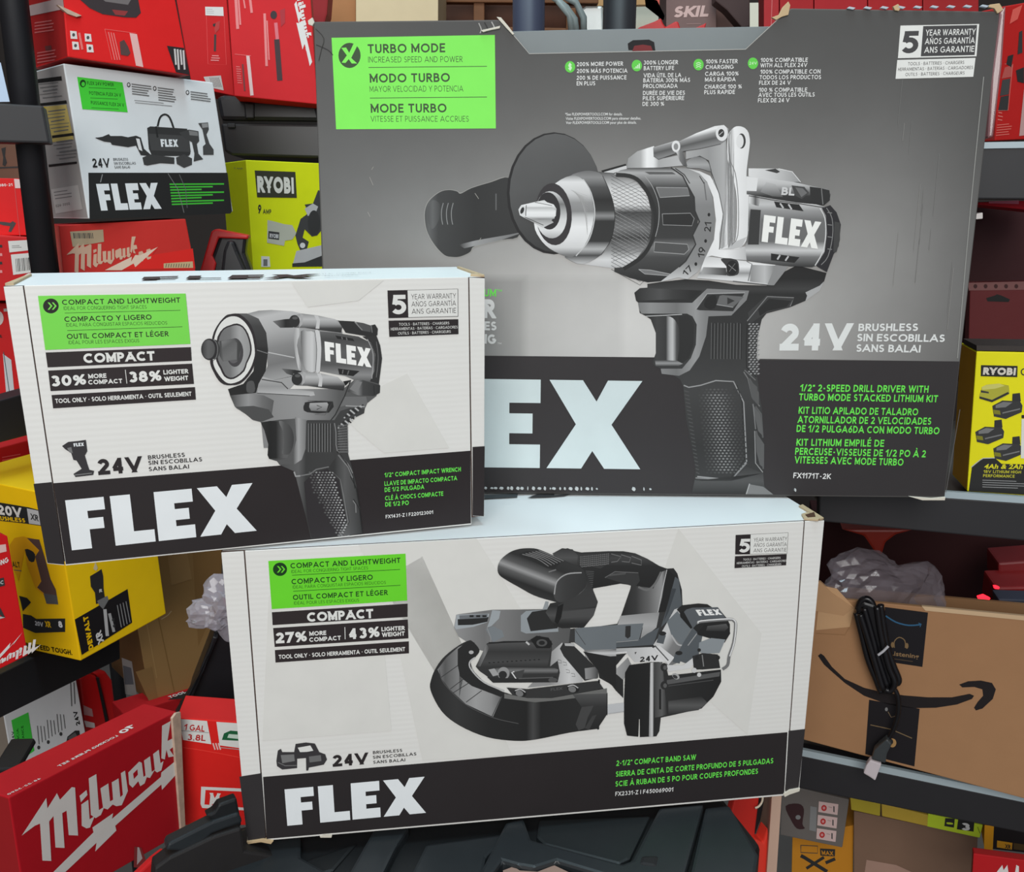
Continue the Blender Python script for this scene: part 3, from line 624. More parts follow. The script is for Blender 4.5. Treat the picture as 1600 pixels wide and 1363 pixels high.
for k in range(9):
    x = 1322+k*26; torn([(x, 14-k*.4), (x+4, 11-k*.4), (x+14, 13-k*.4), (x+10, 16-k*.4)], mat('foil_scuff', (176, 188, 198), .5))

# ================================================================== band saw carton
SF = face_at(387, 1316, 0.6853, 8.36)
def white_carton(name, label, F, q, dep, pan, flapL, flapR, sag):
    q = P2(q); P = [F.to(*a) for a in q]; Bk = [a-F.n*dep-Vector((0, 0, sag if i < 2 else 0)) for i, a in enumerate(P)]; c = sum(P+Bk, Vector())/8
    r = thing(name, label, 'box', (c.x, c.y, min(a.z for a in P)), 'tool cartons with the same block lettering')
    hexa('carton_body', P+Bk, r, [SEAM, WHITE, WHITE_TOP], [0, 1, 2, 1, 1, 1], 0.001)
    prism('front_panel', F, pan, 0.0016, 0.0, WHITE, r, 0.0005)
    prism('tuck_flap', F, flapL, 0.0012, 0.0, WHITE, r, 0.0004); prism('tuck_flap', F, flapR, 0.0012, 0.0, WHITE, r, 0.0004)
    return r, P+Bk
saw, SP = white_carton('band_saw_carton', 'long white band saw carton with a black base band, lowest of the three front cartons', SF, '345,862 1288,812 1249,1232 387,1315', 0.15,
    '383,860 1255,814 1225,1242 417,1312', '346,863 381,861 415,1311 387,1314', '1257,814 1287,813 1248,1231 1227,1240', .0045)
L2 = 2.1e-3
def sp(extra=0): return Print(SF, L2+extra)
p = sp(-2e-4)
for q in ('560,852 745,842 850,1010 700,1085', '420,930 600,1010 612,1142 410,1158', '1060,826 1190,990 1168,1148 1000,1000', '600,905 660,870 800,1180 660,1188'): p = sp(-2e-4); p.poly(q, (221, 220, 215)); p.build('printed_facet', saw)
p = sp(); p.poly('411,1214.5 1230.5,1144.5 1225.2,1241 416.6,1311.3', (44, 40, 41)); p.F = SF; p.build('black_band', saw, 'black band along the foot of the front')
p = Print(SF, 1.6e-3); p.poly('374,1214 409,1208.5 415,1311 387,1313.5', (52, 49, 50)); p.build('flap_band', saw); p = Print(SF, 1.6e-3); p.poly('1232,1142.5 1258,1139.5 1248,1231 1227,1240', (52, 49, 50)); p.build('flap_band', saw)
def compact_panel(mk, parent, k, T, M):
    p = mk().view(*k); g = (T['gc']); p.poly(T['green'], g); chevron(p, *T['chev'], (22, 58, 24) if 'g2' in T else (40, 38, 36), g)
    c_ = T.get('ink', (40, 46, 34))
    for t, x0, y0, x1, y1, h, b in T['gt']: p.text(t, x0, y0, x1, y1, h, c_, b)
    for l in T['gl']: p.line(l, T['lw'], c_)
    p.build('green_panel', parent, 'bright green panel with dark compact tool lettering')
    p = mk().view(*k)
    for q in T['blk']: p.poly(q, (48, 41, 42))
    for t, x0, y0, x1, y1, h, b in T['bt']: p.text(t, x0, y0, x1, y1, h, PAPER, b)
    for l in T['bl']: p.line(l, T['lw']*1.3, PAPER)
    p.build('claims_panel', parent, 'black bars with white compact and weight claims')
compact_panel(sp, saw, (330, 760, 3.721), dict(gc=(106, 214, 46), g2=1, ink=(28, 66, 26), green='332,435 1130,392 1140,665 352,715', chev=(400, 483, 41), lw=3,
  gt=[('COMPACT AND LIGHTWEIGHT', 463, 473, 1100, 440, 31, .035), ('IDEAL FOR CONQUERING TIGHT SPACES', 468, 500, 912, 478, 18, 0), ('COMPACTO Y LIGERO', 469, 565, 940, 538, 31, .035), ('IDEAL PARA CONQUISTAR ESPACIOS REDUCIDOS', 476, 590, 1015, 562, 18, 0), ('OUTIL COMPACT ET LÉGER', 477, 656, 1028, 626, 30, .035), ('IDÉAL POUR LES ESPACES EXIGUS', 483, 683, 860, 665, 18, 0)],
  gl=('470,518 1098,484', '477,611 1100,576'), blk=('353,733 1142,683 1142,760 357,808', '360,825 1143,775 1147,885 369,935', '370,953 1149,902 1150,972 374,1026'),
  bt=[('COMPACT', 560, 783, 943, 760, 54, .06), ('27%', 378, 908, 558, 897, 62, .06), ('MORE', 570, 864, 670, 858, 25, .05), ('COMPACT', 572, 899, 755, 887, 25, .05), ('43%', 802, 884, 980, 871, 62, .06), ('LIGHTER', 990, 838, 1127, 830, 25, .05), ('WEIGHT', 992, 870, 1125, 862, 25, .05), ('TOOL ONLY • SOLO HERRAMIENTA • OUTIL SEULEMENT', 395, 998, 1127, 952, 24, .04)],
  bl=('777,820 779,890',)), 0)
p = sp(1e-4).view(330, 1060, 4.324)
p.text('24V', 822, 590, 1065, 570, 78, INK, .055)
for t, x0, y0, x1, y1 in (('BRUSHLESS', 1093, 504, 1290, 488), ('SIN ESCOBILLAS', 1093, 536, 1385, 512), ('SANS BALAI', 1095, 569, 1310, 552)): p.text(t, x0, y0, x1, y1, 20, INK, .025)
p.view(700, 1160, 3.077)
for t, x0, y0, x1, y1 in (('2-1/2" COMPACT BAND SAW', 806, 108, 1188, 78), ('SIERRA DE CINTA DE CORTE PROFUNDO DE 5 PULGADAS', 804, 160, 1558, 95), ('SCIE À RUBAN DE 5 PO POUR COUPES PROFONDES', 802, 207, 1485, 145)): p.text(t, x0, y0, x1, y1, 26, LIME, .035)
p.text('FX2331-Z | F450069001', 801, 252, 1080, 230, 20, W_, .03); p.build('product_lettering', saw)
p = sp(1e-4).view(740, 740, 2.857); badge(p, ((1170, 275), (1405, 264), (1400, 358), (1168, 362)), False); badge2(p, ((1167, 370), (1398, 360), (1395, 410), (1165, 423)), False); p.build('warranty_badge', saw)
p = sp(1e-4); p.flex((444.5, 1233.9), (663.5, 1214), (665, 1270.5), (449, 1290.8)); p.build('brand_lettering', saw, 'white block letters on the black band')
# small icon of the saw
p = sp(1e-4).view(330, 1060, 4.324)
p.poly('440,560 450,490 470,478 480,500 560,500 570,445 640,435 700,442 730,500 770,515 782,550 760,585 660,605 655,625 642,625 640,540 580,545 580,608 480,618 445,595', (58, 56, 58)); p.poly('585,470 670,455 690,490 650,498 600,500', PAPER); p.poly('470,520 560,515 565,560 480,575', 120); p.poly('660,530 740,520 745,560 665,570', 110); p.line('452,570 500,592 578,590', 5, 120)
p.build('tool_icon', saw)
# lettering on the top panel, half covered by the charcoal carton
STF = Face(SP[0], SP[1]-SP[0], (SP[1]-SP[0]).cross(SP[4]-SP[0]))
p = Print(STF, 1.2e-3); p.poly('740,774 809,771.5 808,777 750,780', (72, 76, 78)); p.poly('824,778 840,772 866,771.5 866,774 892,772 882,775 858,777', (60, 60, 62)); p.build('top_lettering', saw, 'dark block letters lying on the top')

# ---- printed band saw
p = sp(1.5e-4).view(880, 840, 4.26)
G1, G2_, G3 = (112, 118, 122), (140, 146, 150), (88, 93, 97)
# blade
p.poly('225,1122 515,1086 512,1140 298,1176', (196, 198, 200))
for k in range(22): p.poly([(300+k*9.8, 1172-k*1.4), (305+k*9.8, 1180-k*1.4), (310+k*9.8, 1170-k*1.4)], (170, 172, 174))
# handle arch
p.poly('-10,80 30,72 80,92 120,100 300,92 400,92 480,106 560,142 640,190 690,208 735,205 760,240 790,350 795,460 760,620 640,720 590,740 360,740 140,745 60,690 120,610 360,575 385,520 440,380 452,318 380,308 280,326 200,340 190,420 100,420 -10,300', tone((0, 80), (0, 740), (0, 44), (14, 70), (26, 48), (60, 40), (104, 60), (155, 54)))
p.poly('455,318 600,340 655,230 690,215 640,500 385,522', tone((400, 0), (690, 0), (0, 46), (20, 62), (40, 104), (60, 150), (66, 80)))
p.line('500,330 560,350 610,310 652,230', 14, 112, 5); p.line('690,215 655,370 630,500', 5, 190)
p.poly('700,215 745,260 680,495 632,500 665,370', 40); p.poly('745,262 770,280 792,460 745,490 690,560 650,600 690,470', G3); p.poly('722,340 752,342 700,500 670,560', (66, 70, 74))
p.poly('382,522 560,505 640,500 620,600 560,650 510,690 530,600 500,576 362,582', tone((0, 500), (0, 690), (0, 150), (20, 176), (44, 140)))
p.poly('80,605 360,582 535,572 505,680 150,712 90,700', G1); p.poly('150,712 505,680 560,640 640,600 600,715 140,748', G3); p.line('80,610 150,715', 4, 70); p.poly('415,590 450,588 448,660 430,674 412,660', 52); p.line('152,716 500,684', 4, 160)
p.poly('95,140 290,105 315,125 300,170 250,208 130,180', 62)
for r in range(6):
    for c_ in range(15): p.poly([(112+c_*13-r*1, 130+r*13-c_*1.4+(c_ % 2)*6), (119+c_*13, 125+r*13-c_*1.4), (124+c_*13, 130+r*13-c_*1.4), (117+c_*13, 135+r*13-c_*1.4)], 110)
for a in ('320,110 385,128 360,160 320,165', '385,115 450,135 440,165 390,160', '455,125 520,150 520,185 455,170'): p.line(a, 5, 118)
p.poly('275,268 340,226 500,235 510,290 480,330 380,300', 60); p.line('278,268 345,228 500,236', 5, 105)
for k in range(12): p.line([(310+k*9, 258-k*1), (318+k*9, 244-k*1)], 3, 110)
for k in range(9): p.line([(150+k*1, 225+k*12), (205-k, 228+k*12)], 3, 100)
# table and rails
p.poly('140,748 590,730 640,770 690,830 600,828 475,830 420,768 150,805', tone((140, 0), (690, 0), (0, 120), (40, 165), (90, 200), (120, 225)))
p.line('150,785 425,764', 8, 220); p.line('150,805 420,775', 5, 60)
p.text('24V', 505, 822, 628, 808, 34, 40, .05); p.poly('475,765 490,762 480,780', 70)
p.poly('165,808 420,772 330,880 400,950 400,1070 350,1020 320,980 240,935 230,880', 46); p.poly('350,880 430,800 455,850 400,950 330,890', tone((330, 0), (455, 0), (0, 170), (29, 130)))
# rear wheel guard
p.poly('440,850 580,832 640,830 690,880 700,920 1050,880 1052,960 1000,1060 920,1140 700,1190 650,1200 640,1290 620,1325 510,1330 510,1210 505,1210 500,1328 425,1320 405,1240 405,1080 412,900', tone((405, 0), (1052, 0), (0, 34), (36, 40), (60, 52), (110, 44), (150, 40)))
p.poly('580,835 605,832 600,1325 570,1328', tone((570, 0), (605, 0), (0, 150), (5, 215), (8, 80))); p.poly('605,835 660,830 690,1180 640,1195 610,1200', tone((605, 0), (690, 0), (0, 70), (12, 98), (19, 60)))
p.line('645,1010 645,1145', 14, 40); p.poly('690,950 1045,895 1040,925 690,980', 92); p.poly('720,1140 900,1105 890,1125 740,1150', 40); p.line('700,990 1000,950', 5, 80); p.poly('700,1090 920,1060 960,1100 900,1150 700,1180', tone((0, 1060), (0, 1180), (0, 48), (14, 92), (28, 50)))
for cx, cy in ((672, 865), (672, 985)): p.ell(cx, cy, 24, 28, 50); p.ell(cx+6, cy+2, 12, 15, 95)
p.ell(750, 925, 26, 18, 170, 30); p.ell(745, 928, 18, 11, 60, 30)
# motor
p.poly('600,715 650,640 740,480 780,465 880,560 910,600 900,700 870,790 700,860 640,760', tone((640, 560), (880, 700), (0, 190), (20, 205), (36, 130), (60, 112)))
p.poly('690,560 760,490 850,610 790,720 720,650', G1); p.line('720,650 760,710 800,720', 10, 180, 4); p.poly('800,700 870,590 930,640 900,790 820,840 740,810', G3); p.line('830,720 890,640', 6, 160)
p.poly('600,735 640,720 690,760 740,800 700,850', 218); p.line('610,720 700,820', 8, 90); p.poly('690,850 800,850 880,790 900,800 850,870 700,895', 214)
for cx, cy, l in ((662, 640, 70), (770, 770, 70)): p.poly([(cx-24, cy), (cx+22, cy+12), (cx+5, cy+l), (cx-42, cy+l-10)], G3); p.ell(cx, cy, 24, 14, 44)
p.poly('755,480 790,452 900,440 960,445 990,465 1040,480 1090,540 1110,580 1110,640 1060,660 900,640 860,600', 44)
p.poly('820,480 860,468 1030,465 1080,535 930,545 905,560 860,610 790,510', (92, 96, 100)); p.flex((880, 482), (1035, 478), (1060, 515), (905, 522), (238, 238, 236)); p.poly('775,500 800,490 860,600 850,610 780,530', 38)
p.line('900,575 915,560 1100,546 1135,555 1148,585 1135,700 1105,790 1095,850 1060,878', 20, 120, 3); p.line('900,572 915,556 1100,542 1140,553 1150,585 1138,700 1108,792', 8, 225, 3)
p.poly('890,640 940,580 1100,572 1112,640 1075,700 900,650', 40); p.poly('960,590 1085,575 1100,600 1075,625 950,622', tone((0, 575), (0, 625), (0, 92), (12, 50)))
p.poly('905,700 985,670 1080,680 1040,770 930,775 900,760', G2_); p.poly('860,790 930,770 1030,780 1045,870 930,880 870,880', 50); p.line('925,782 935,860', 7, 130)
for cx, cy, r_ in ((872, 885, 17), (905, 915, 14), (890, 800, 14), (1030, 800, 14), (905, 750, 12)): p.ell(cx, cy, r_, r_, 205 if cy > 880 else 44)
# front half
p.view(660, 840, 4.26)
p.poly('240,660 210,600 225,515 250,510 465,482 820,478 980,520 990,690 860,780 500,780 380,750', tone((200, 0), (990, 0), (0, 150), (50, 118), (70, 128), (120, 106), (180, 92)))
p.poly('215,600 228,515 445,508 432,565 340,595 225,612', (164, 170, 174)); p.poly('235,545 440,530 432,562 335,582 236,585', 44); p.poly('245,520 435,510 430,535 248,545', (112, 116, 120))
for x in (328, 372, 413): p.rect(x-14, 518, x+13, 531, 40)
p.poly('465,484 520,490 510,540 460,590 430,600 445,560', (160, 166, 170)); p.poly('470,590 530,620 545,660 470,700 420,610', (124, 130, 134)); p.line('430,600 455,668 455,700', 4, 150)
p.poly('820,425 840,428 835,480 800,480', (150, 155, 158))
p.poly('655,520 690,490 820,482 900,520 905,628 690,640 655,625', (150, 156, 160)); p.poly('695,540 730,495 830,480 905,540 900,605 720,625', 48)
# rear grip drum
p.poly('865,108 930,72 1000,80 1035,120 1030,170 1060,200 1100,260 1130,335 1168,430 1140,520 1075,600 930,605 880,590 820,500 850,440 900,430 1000,300', tone((0, 75), (0, 600), (0, 60), (14, 84), (30, 42), (70, 64), (90, 46), (104, 82), (118, 44)))
p.poly('905,450 1000,400 1090,340 1165,420 1160,460 940,480 900,470', 62); p.poly('925,495 1150,470 1140,520 925,545', 78)
p.poly('500,205 520,150 580,100 640,78 700,72 760,76 830,102 950,155 1060,205 1088,260 1090,330 1010,400 920,432 850,420 740,385 640,330 560,285 512,250', tone((700, 80), (610, 320), (0, 56), (14, 50), (26, 92), (34, 158), (40, 96), (52, 44), (60, 52)), 3)
p.poly('880,330 915,265 980,232 1050,228 1085,258 1088,330 1010,400 930,432 885,415 872,370', tone((870, 0), (1088, 0), (0, 74), (20, 62), (50, 54)), 3); p.line('878,380 895,295 960,245 1060,235', 8, 165, 4)
p.poly('640,110 700,88 930,158 880,210 830,205 660,125', 46)
for k in range(6): p.line([(665+k*22, 112-k*5), (760+k*24, 140-k*2), (840+k*20, 192-k*7)], 5, 128, 3)
p.line('840,230 890,215', 8, 120); p.poly('900,460 940,440 925,530 900,580 880,560', 34)
# screen plate and gear
p.poly('850,770 930,700 1070,955 1060,965 700,1000 850,850', tone((850, 0), (1070, 0), (0, 150), (30, 212), (50, 185)))
for x, y in ((900, 815), (935, 830), (955, 880), (990, 905)): p.line([(x, y), (x+22, y+3), (x+26, y+22), (x+4, y+20)], 3, 90)
p.poly('915,740 935,705 985,700 1170,880 1170,935 1080,955 940,790', 52); p.poly('1080,872 1150,862 1172,885 1165,940 1085,945', tone((1080, 0), (1170, 0), (0, 150), (10, 130), (21, 70)))
p.poly('985,610 1015,605 1018,700 975,700', 60); p.poly('945,705 1010,705 1015,725 950,722', 180)
p.poly('1015,620 1065,600 1290,600 1290,745 1080,750 1015,700', G1); p.poly('1080,765 1290,745 1290,790 1090,805', tone((0, 745), (0, 805), (0, 90), (6, 205), (14, 120))); p.line('1020,620 1085,715', 4, 70)
p.poly('1070,760 1290,800 1290,1010 1230,960 1180,900', 42)
# front drum
p.poly('55,1020 60,940 95,860 150,790 240,720 300,690 330,690 380,750 350,800 320,830 330,880 420,970 540,1030 700,1060 980,1010 1170,955 1170,955 1228,1040 1228,1040 1228,1180 1228,1180 1165,1275 1165,1275 980,1300 760,1345 620,1355 430,1330 250,1255 130,1160', tone((55, 0), (1228, 0), (0, 44), (40, 58), (90, 44), (150, 40), (160, 74), (172, 42), (275, 50)), 4)
p.poly('100,880 160,800 240,730 310,700 340,750 300,790 240,850 250,930 330,990 545,1035 530,1060 470,1195 290,1110 180,1010 130,945', tone((100, 0), (540, 0), (0, 128), (12, 92), (34, 136), (60, 164), (84, 148), (103, 90)))
for a in ('240,850 120,935', '290,930 185,1010', '320,962 205,1035', '395,1020 290,1098', '535,1040 462,1195'): p.line(a, 5, 62)
p.line('112,880 130,950 190,1025 300,1120 470,1200 640,1240', 5, 84, 4)
p.poly('235,745 300,690 345,700 380,752 345,800 320,830 330,880 420,975 560,1040 520,1062 330,990 250,925 235,850', 44)
p.line('350,800 315,830 325,880 410,965 545,1022', 9, 190, 4); p.ell(325, 765, 16, 12, 180)
p.poly('545,1040 700,1070 860,1070 1228,1005 1228,1042 900,1085 750,1098 545,1072', (112, 112, 110)); p.poly('1000,1045 1228,1040 1228,1180 1165,1275 1050,1290 1020,1240 1060,1130', tone((0, 1040), (0, 1290), (0, 86), (20, 56), (58, 42)))
p.poly('560,1000 700,1010 1165,955 1200,1005 860,1068 700,1068 600,1050', 56); p.text('FLEX', 850, 1012, 930, 1003, 18, 84, .05)
for cx, cy in ((652, 1035), (1003, 1007)): p.ell(cx, cy, 42, 26, 40, 15); p.ell(cx-6, cy+4, 26, 20, 120, 20); p.line([(cx-36, cy-14), (cx, cy-24), (cx+34, cy-4)], 7, 185, 3)
p.poly('1020,1245 1060,1130 1140,1120 1100,1200 1080,1270 1040,1285', 72); p.poly('1080,1270 1130,1190 1160,1180 1110,1282', 66)
# guard housing with slots
p.poly('355,860 430,705 545,690 700,690 780,655 860,690 862,740 850,860 900,820 915,900 900,965 480,960 380,890', 56)
p.poly('425,712 690,690 860,735 830,870 380,860', tone((0, 700), (0, 870), (0, 84), (14, 58), (30, 74), (40, 50))); p.poly('425,712 445,735 385,860 358,858', tone((358, 0), (445, 0), (0, 60), (14, 128), (20, 70))); p.line('440,702 690,694', 8, 38)
for k in range(12): p.rect(440+k*30, 832-k*2, 452+k*30, 838-k*2, 34)
p.poly('720,680 760,655 840,668 866,710 850,738 760,738', 36); p.ell(795, 702, 36, 24, 84); p.ell(795, 702, 20, 14, 40); p.line('690,695 712,715', 12, 195)
p.poly('440,880 500,870 560,865 880,870 905,880 900,905 470,925', tone((0, 865), (0, 925), (0, 70), (5, 122), (10, 60))); p.ell(540, 905, 40, 42, 150); p.ell(535, 915, 28, 26, 48); p.poly('590,900 610,890 640,945 625,950', 222); p.poly('600,900 680,880 660,940 630,945', 70)
p.poly('430,930 620,940 890,925 900,965 470,968', 48); p.line('640,940 870,932', 7, 92); p.poly('440,880 480,872 510,915 470,925', 165); p.ell(868, 950, 30, 16, 84)
p.build('product_picture', saw, 'printed picture of a grey and black portable band saw')

# ================================================================== impact wrench carton
IF = face_at(74, 882, 0.648, 17.39)
wrench, IP = white_carton('impact_wrench_carton', 'white impact wrench carton resting on the long one at its left end', IF, '5,447 758,433 757,807 74,881', 0.092,
    '38,446 731,433 736,819 103,883', '6,448 36,447 101,883 74,880', '733,434 757,435 756,807 738,806', -.003)
def ip(extra=0): return Print(IF, L2+extra)
p = ip(-2e-4)
for q in ('636,584 702,700 600,708 520,640', '455,441 481,480 560,470 600,438'): p = ip(-2e-4); p.poly(q, (221, 220, 215)); p.build('printed_facet', wrench)
p = ip(); p.poly('83.5,755.3 735,704.5 735.8,818 103,882', (44, 39, 40)); p.build('black_band', wrench, 'black band along the foot of the front')
p = Print(IF, 1.6e-3); p.poly('52.3,756.3 81,753.5 101,882.5 74,880', (44, 40, 41)); p.build('flap_band', wrench); p = Print(IF, 1.6e-3); p.poly('738.4,698.6 757.5,697.4 756,807 738.4,806', (46, 41, 42)); p.build('flap_band', wrench)
compact_panel(ip, wrench, (0, 400, 4), dict(gc=(122, 218, 82), green='237,250 1160,235 1190,550 283,588', chev=(318, 313, 49), lw=3,
  gt=[('COMPACT AND LIGHTWEIGHT', 392, 305, 1128, 290, 33, .03), ('IDEAL FOR CONQUERING TIGHT SPACES', 402, 337, 918, 328, 22, 0), ('COMPACTO Y LIGERO', 407, 411, 950, 396, 33, .03), ('IDEAL PARA CONQUISTAR ESPACIOS REDUCIDOS', 417, 441, 1046, 427, 22, 0), ('OUTIL COMPACT ET LÉGER', 422, 518, 1057, 500, 33, .03), ('IDÉAL POUR LES ESPACES EXIGUS', 432, 550, 872, 538, 22, 0)],
  gl=('405,357 1128,340', '420,467 1140,443'), blk=('285,604 1193,570 1198,655 298,697', '301,717 1200,673 1212,800 316,845', '322,870 1218,820 1224,898 332,953'),
  bt=[('COMPACT', 527, 668, 970, 651, 60, .06), ('30%', 328, 814, 543, 803, 68, .06), ('MORE', 553, 764, 668, 759, 28, .05), ('COMPACT', 555, 801, 767, 792, 28, .05), ('38%', 812, 789, 1012, 779, 68, .06), ('LIGHTER', 1023, 739, 1180, 731, 28, .05), ('WEIGHT', 1028, 781, 1178, 773, 28, .05), ('TOOL ONLY • SOLO HERRAMIENTA • OUTIL SEULEMENT', 350, 918, 1198, 872, 28, .04)],
  bl=('783,712 793,798',)), 0)
p = ip(1e-4).view(0, 560, 3.0975)
p.text('24V', 478, 562, 695, 545, 76, INK, .055)
for t, x0, y0, x1, y1 in (('BRUSHLESS', 718, 487, 895, 473), ('SIN ESCOBILLAS', 720, 513, 978, 495), ('SANS BALAI', 722, 543, 915, 530)): p.text(t, x0, y0, x1, y1, 20, INK, .025)
p.view(560, 680, 6.195)
for t, x0, y0, x1, y1 in (('1/2" COMPACT IMPACT WRENCH', 247, 403, 985, 345), ('LLAVE DE IMPACTO COMPACTA', 248, 485, 950, 430), ('DE 1/2 PULGADA', 250, 545, 633, 515), ('CLÉ À CHOCS COMPACTE', 254, 626, 815, 580), ('DE 1/2 PO', 256, 686, 483, 668)): p.text(t, x0, y0, x1, y1, 43, LIME, .035)
p.text('FX1431-Z | F220123001', 260, 800, 720, 755, 34, W_, .03); p.build('product_lettering', wrench)
p = ip(1e-4).view(300, 400, 3.478); badge(p, ((1062, 188), (1446, 179), (1447, 329), (1068, 338)), False); badge2(p, ((1068, 352), (1447, 344), (1448, 425), (1072, 440)), False); p.build('warranty_badge', wrench)
p = ip(1e-4); p.flex((101.7, 782.1), (394.5, 755), (400.3, 829.6), (112.3, 860.2)); p.build('brand_lettering', wrench, 'white block letters on the black band')
p = ip(1e-4).view(0, 560, 3.0975)
p.poly('300,425 330,405 380,400 415,395 422,450 410,470 425,520 432,540 455,545 450,565 365,575 355,560 395,535 370,495 355,492 345,460 315,440', (56, 54, 56)); p.flex((355, 412), (405, 408), (407, 424), (358, 428)); p.poly('325,435 345,430 352,460 335,455', 120); p.line('360,566 445,556', 4, 130)
p.build('tool_icon', wrench)
ITF = Face(IP[0], IP[1]-IP[0], (IP[1]-IP[0]).cross(IP[4]-IP[0]))
p = Print(ITF, 1.2e-3)
def _sq(x, y):
    f = 447-.0186*(x-5); o_ = 424-.0156*(x-55); n_ = 430-.0172*(x-43); return (x, 1.2+f-(f-y)*(f-n_)/(f-o_))
p.vw = _sq
for q in ('225,427.5 279,426 277,428.5 250,429 250,430 275,429.6 273,431 246,431.5 244,432.5 221,433', '296,425.7 315,425.4 312,430.4 346,429.8 345,431.2 290,431.9', '363,424.6 413,424 411,426.3 388,426.8 388,427.4 410,427 410,428.8 386,429.2 386,429.9 407,429.6 406,431.2 355,431.8', '424,424.2 449,423.8 459,426 479,423.4 502,423.2 472,427.4 490,430.8 462,431 449,429 431,431.4 410,431.5 436,427.6'): p.poly(q, (62, 52, 52))
p.text('1/2" COMPACT', 503, 427, 582, 424, 2.6, 90); p.text('IMPACT WRENCH', 508, 431, 560, 429, 2.4, 90)
p.build('top_lettering', wrench, 'dark block letters lying on the top')

# ---- printed impact wrench
p = ip(1.5e-4).view(300, 460, 5)
# body silhouette and gear case
p.poly('280,740 300,800 335,880 380,910 440,950 480,985 540,1000 560,1200 1200,1200 1210,1080 1215,1000 1260,960 1345,905 1370,850 1440,795 1470,720 1400,560 1180,740', tone((300, 0), (1250, 0), (0, 74), (20, 128), (60, 138), (110, 150), (170, 92)))
p.poly('310,800 420,775 560,790 640,830 620,960 540,998 480,982 440,950 345,890', tone((300, 0), (640, 0), (0, 62), (28, 150), (50, 110), (66, 92)), 0); p.poly('340,880 480,872 600,900 640,960 540,998 470,980 430,945', 78)
p.poly('435,150 520,128 620,122 780,132 900,160 1150,205 1175,300 1000,600 900,600 760,740 520,720 590,560 590,400 540,260', tone((440, 150), (560, 700), (0, 150), (10, 190), (34, 172), (60, 138), (86, 120), (110, 160)))
p.poly('520,680 545,640 700,690 750,740 950,760 960,790 920,795 510,770', tone((0, 650), (0, 795), (0, 176), (14, 150), (29, 190))); p.line('545,665 700,690 750,740', 8, 70); p.line('500,435 800,495', 8, 190); p.line('510,772 920,795', 5, 60)
p.poly('800,270 850,285 820,400 860,590 830,580 800,420', tone((800, 0), (860, 0), (0, 160), (6, 200), (12, 120)), 3)
p.poly('850,290 900,290 960,300 985,420 975,600 890,590 860,480', tone((850, 0), (985, 0), (0, 98), (10, 190), (18, 205), (27, 150)), 2); p.poly('960,285 995,290 1010,420 1000,600 965,600 975,430', 205, 2); p.line('958,285 975,430 965,600', 4, 70, 3)
p.poly('630,210 720,195 780,190 790,260 690,262', tone((630, 0), (790, 0), (0, 120), (20, 40), (32, 50)), 0); p.poly('700,580 800,590 860,600 800,640 740,620', tone((700, 0), (860, 0), (0, 110), (20, 44)))
# motor band
p.poly('1000,290 1120,300 1300,330 1400,380 1430,470 1425,600 1380,720 1200,640 1000,600 1012,430', tone((0, 300), (0, 680), (0, 96), (10, 74), (30, 96), (50, 88), (66, 140), (76, 96)))
p.poly('1330,330 1400,380 1432,470 1425,600 1390,680 1460,700 1485,500 1470,400 1440,320', 52); p.line('1370,350 1415,470 1405,660', 6, 165, 4); p.line('1440,370 1455,500 1440,650', 5, 110, 4)
p.flex((1035, 368), (1396, 425), (1402, 572), (1042, 520), (245, 245, 242))
p.poly('1120,322 1255,345 1270,368 1240,362 1135,348', 40); p.poly('1140,580 1310,600 1260,640 1150,625', 40)
for a in ('1170,332 1175,352', '1205,338 1212,360', '1180,590 1175,620', '1225,596 1215,628'): p.line(a, 8, 110)
# lugs
for oy, ox in ((0, 0), (452, 20)):
    Q = lambda s: [(x+ox, y+oy) for x, y in P2(s)]
    p.poly(Q('770,170 860,150 980,165 1120,195 1175,250 1165,300 1000,280 880,262 800,260'), tone((0, 155+oy), (0, 300+oy), (0, 150), (8, 190), (16, 150), (22, 66), (29, 44)))
    p.poly(Q('955,165 985,168 1000,200 995,270 965,268 975,210'), 200); p.ell(800+ox, 210+oy, 42, 48, 48); p.ell(805+ox, 185+oy, 22, 12, 88); p.poly(Q('845,152 870,160 862,235 835,262 850,200'), 172)
p.poly('1140,205 1270,212 1320,260 1430,235 1452,270 1448,320 1380,330 1200,300', 48); p.poly('1280,215 1340,225 1400,245 1395,295 1330,285', 82); p.line('1400,240 1408,300', 6, 120); p.line('1270,215 1330,280', 8, 130)
p.poly('1215,760 1270,670 1340,672 1470,712 1468,770 1420,795 1300,790', tone((1215, 0), (1470, 0), (0, 60), (16, 130), (24, 70), (50, 52))); p.poly('1230,740 1280,680 1330,685 1290,770', 128); p.line('1420,712 1425,790', 5, 40)
p.poly('1180,680 1240,670 1200,715', 34); p.poly('1190,800 1360,800 1370,850 1345,880 1200,870 1150,880', 112); p.line('1200,872 1350,878', 7, 170)
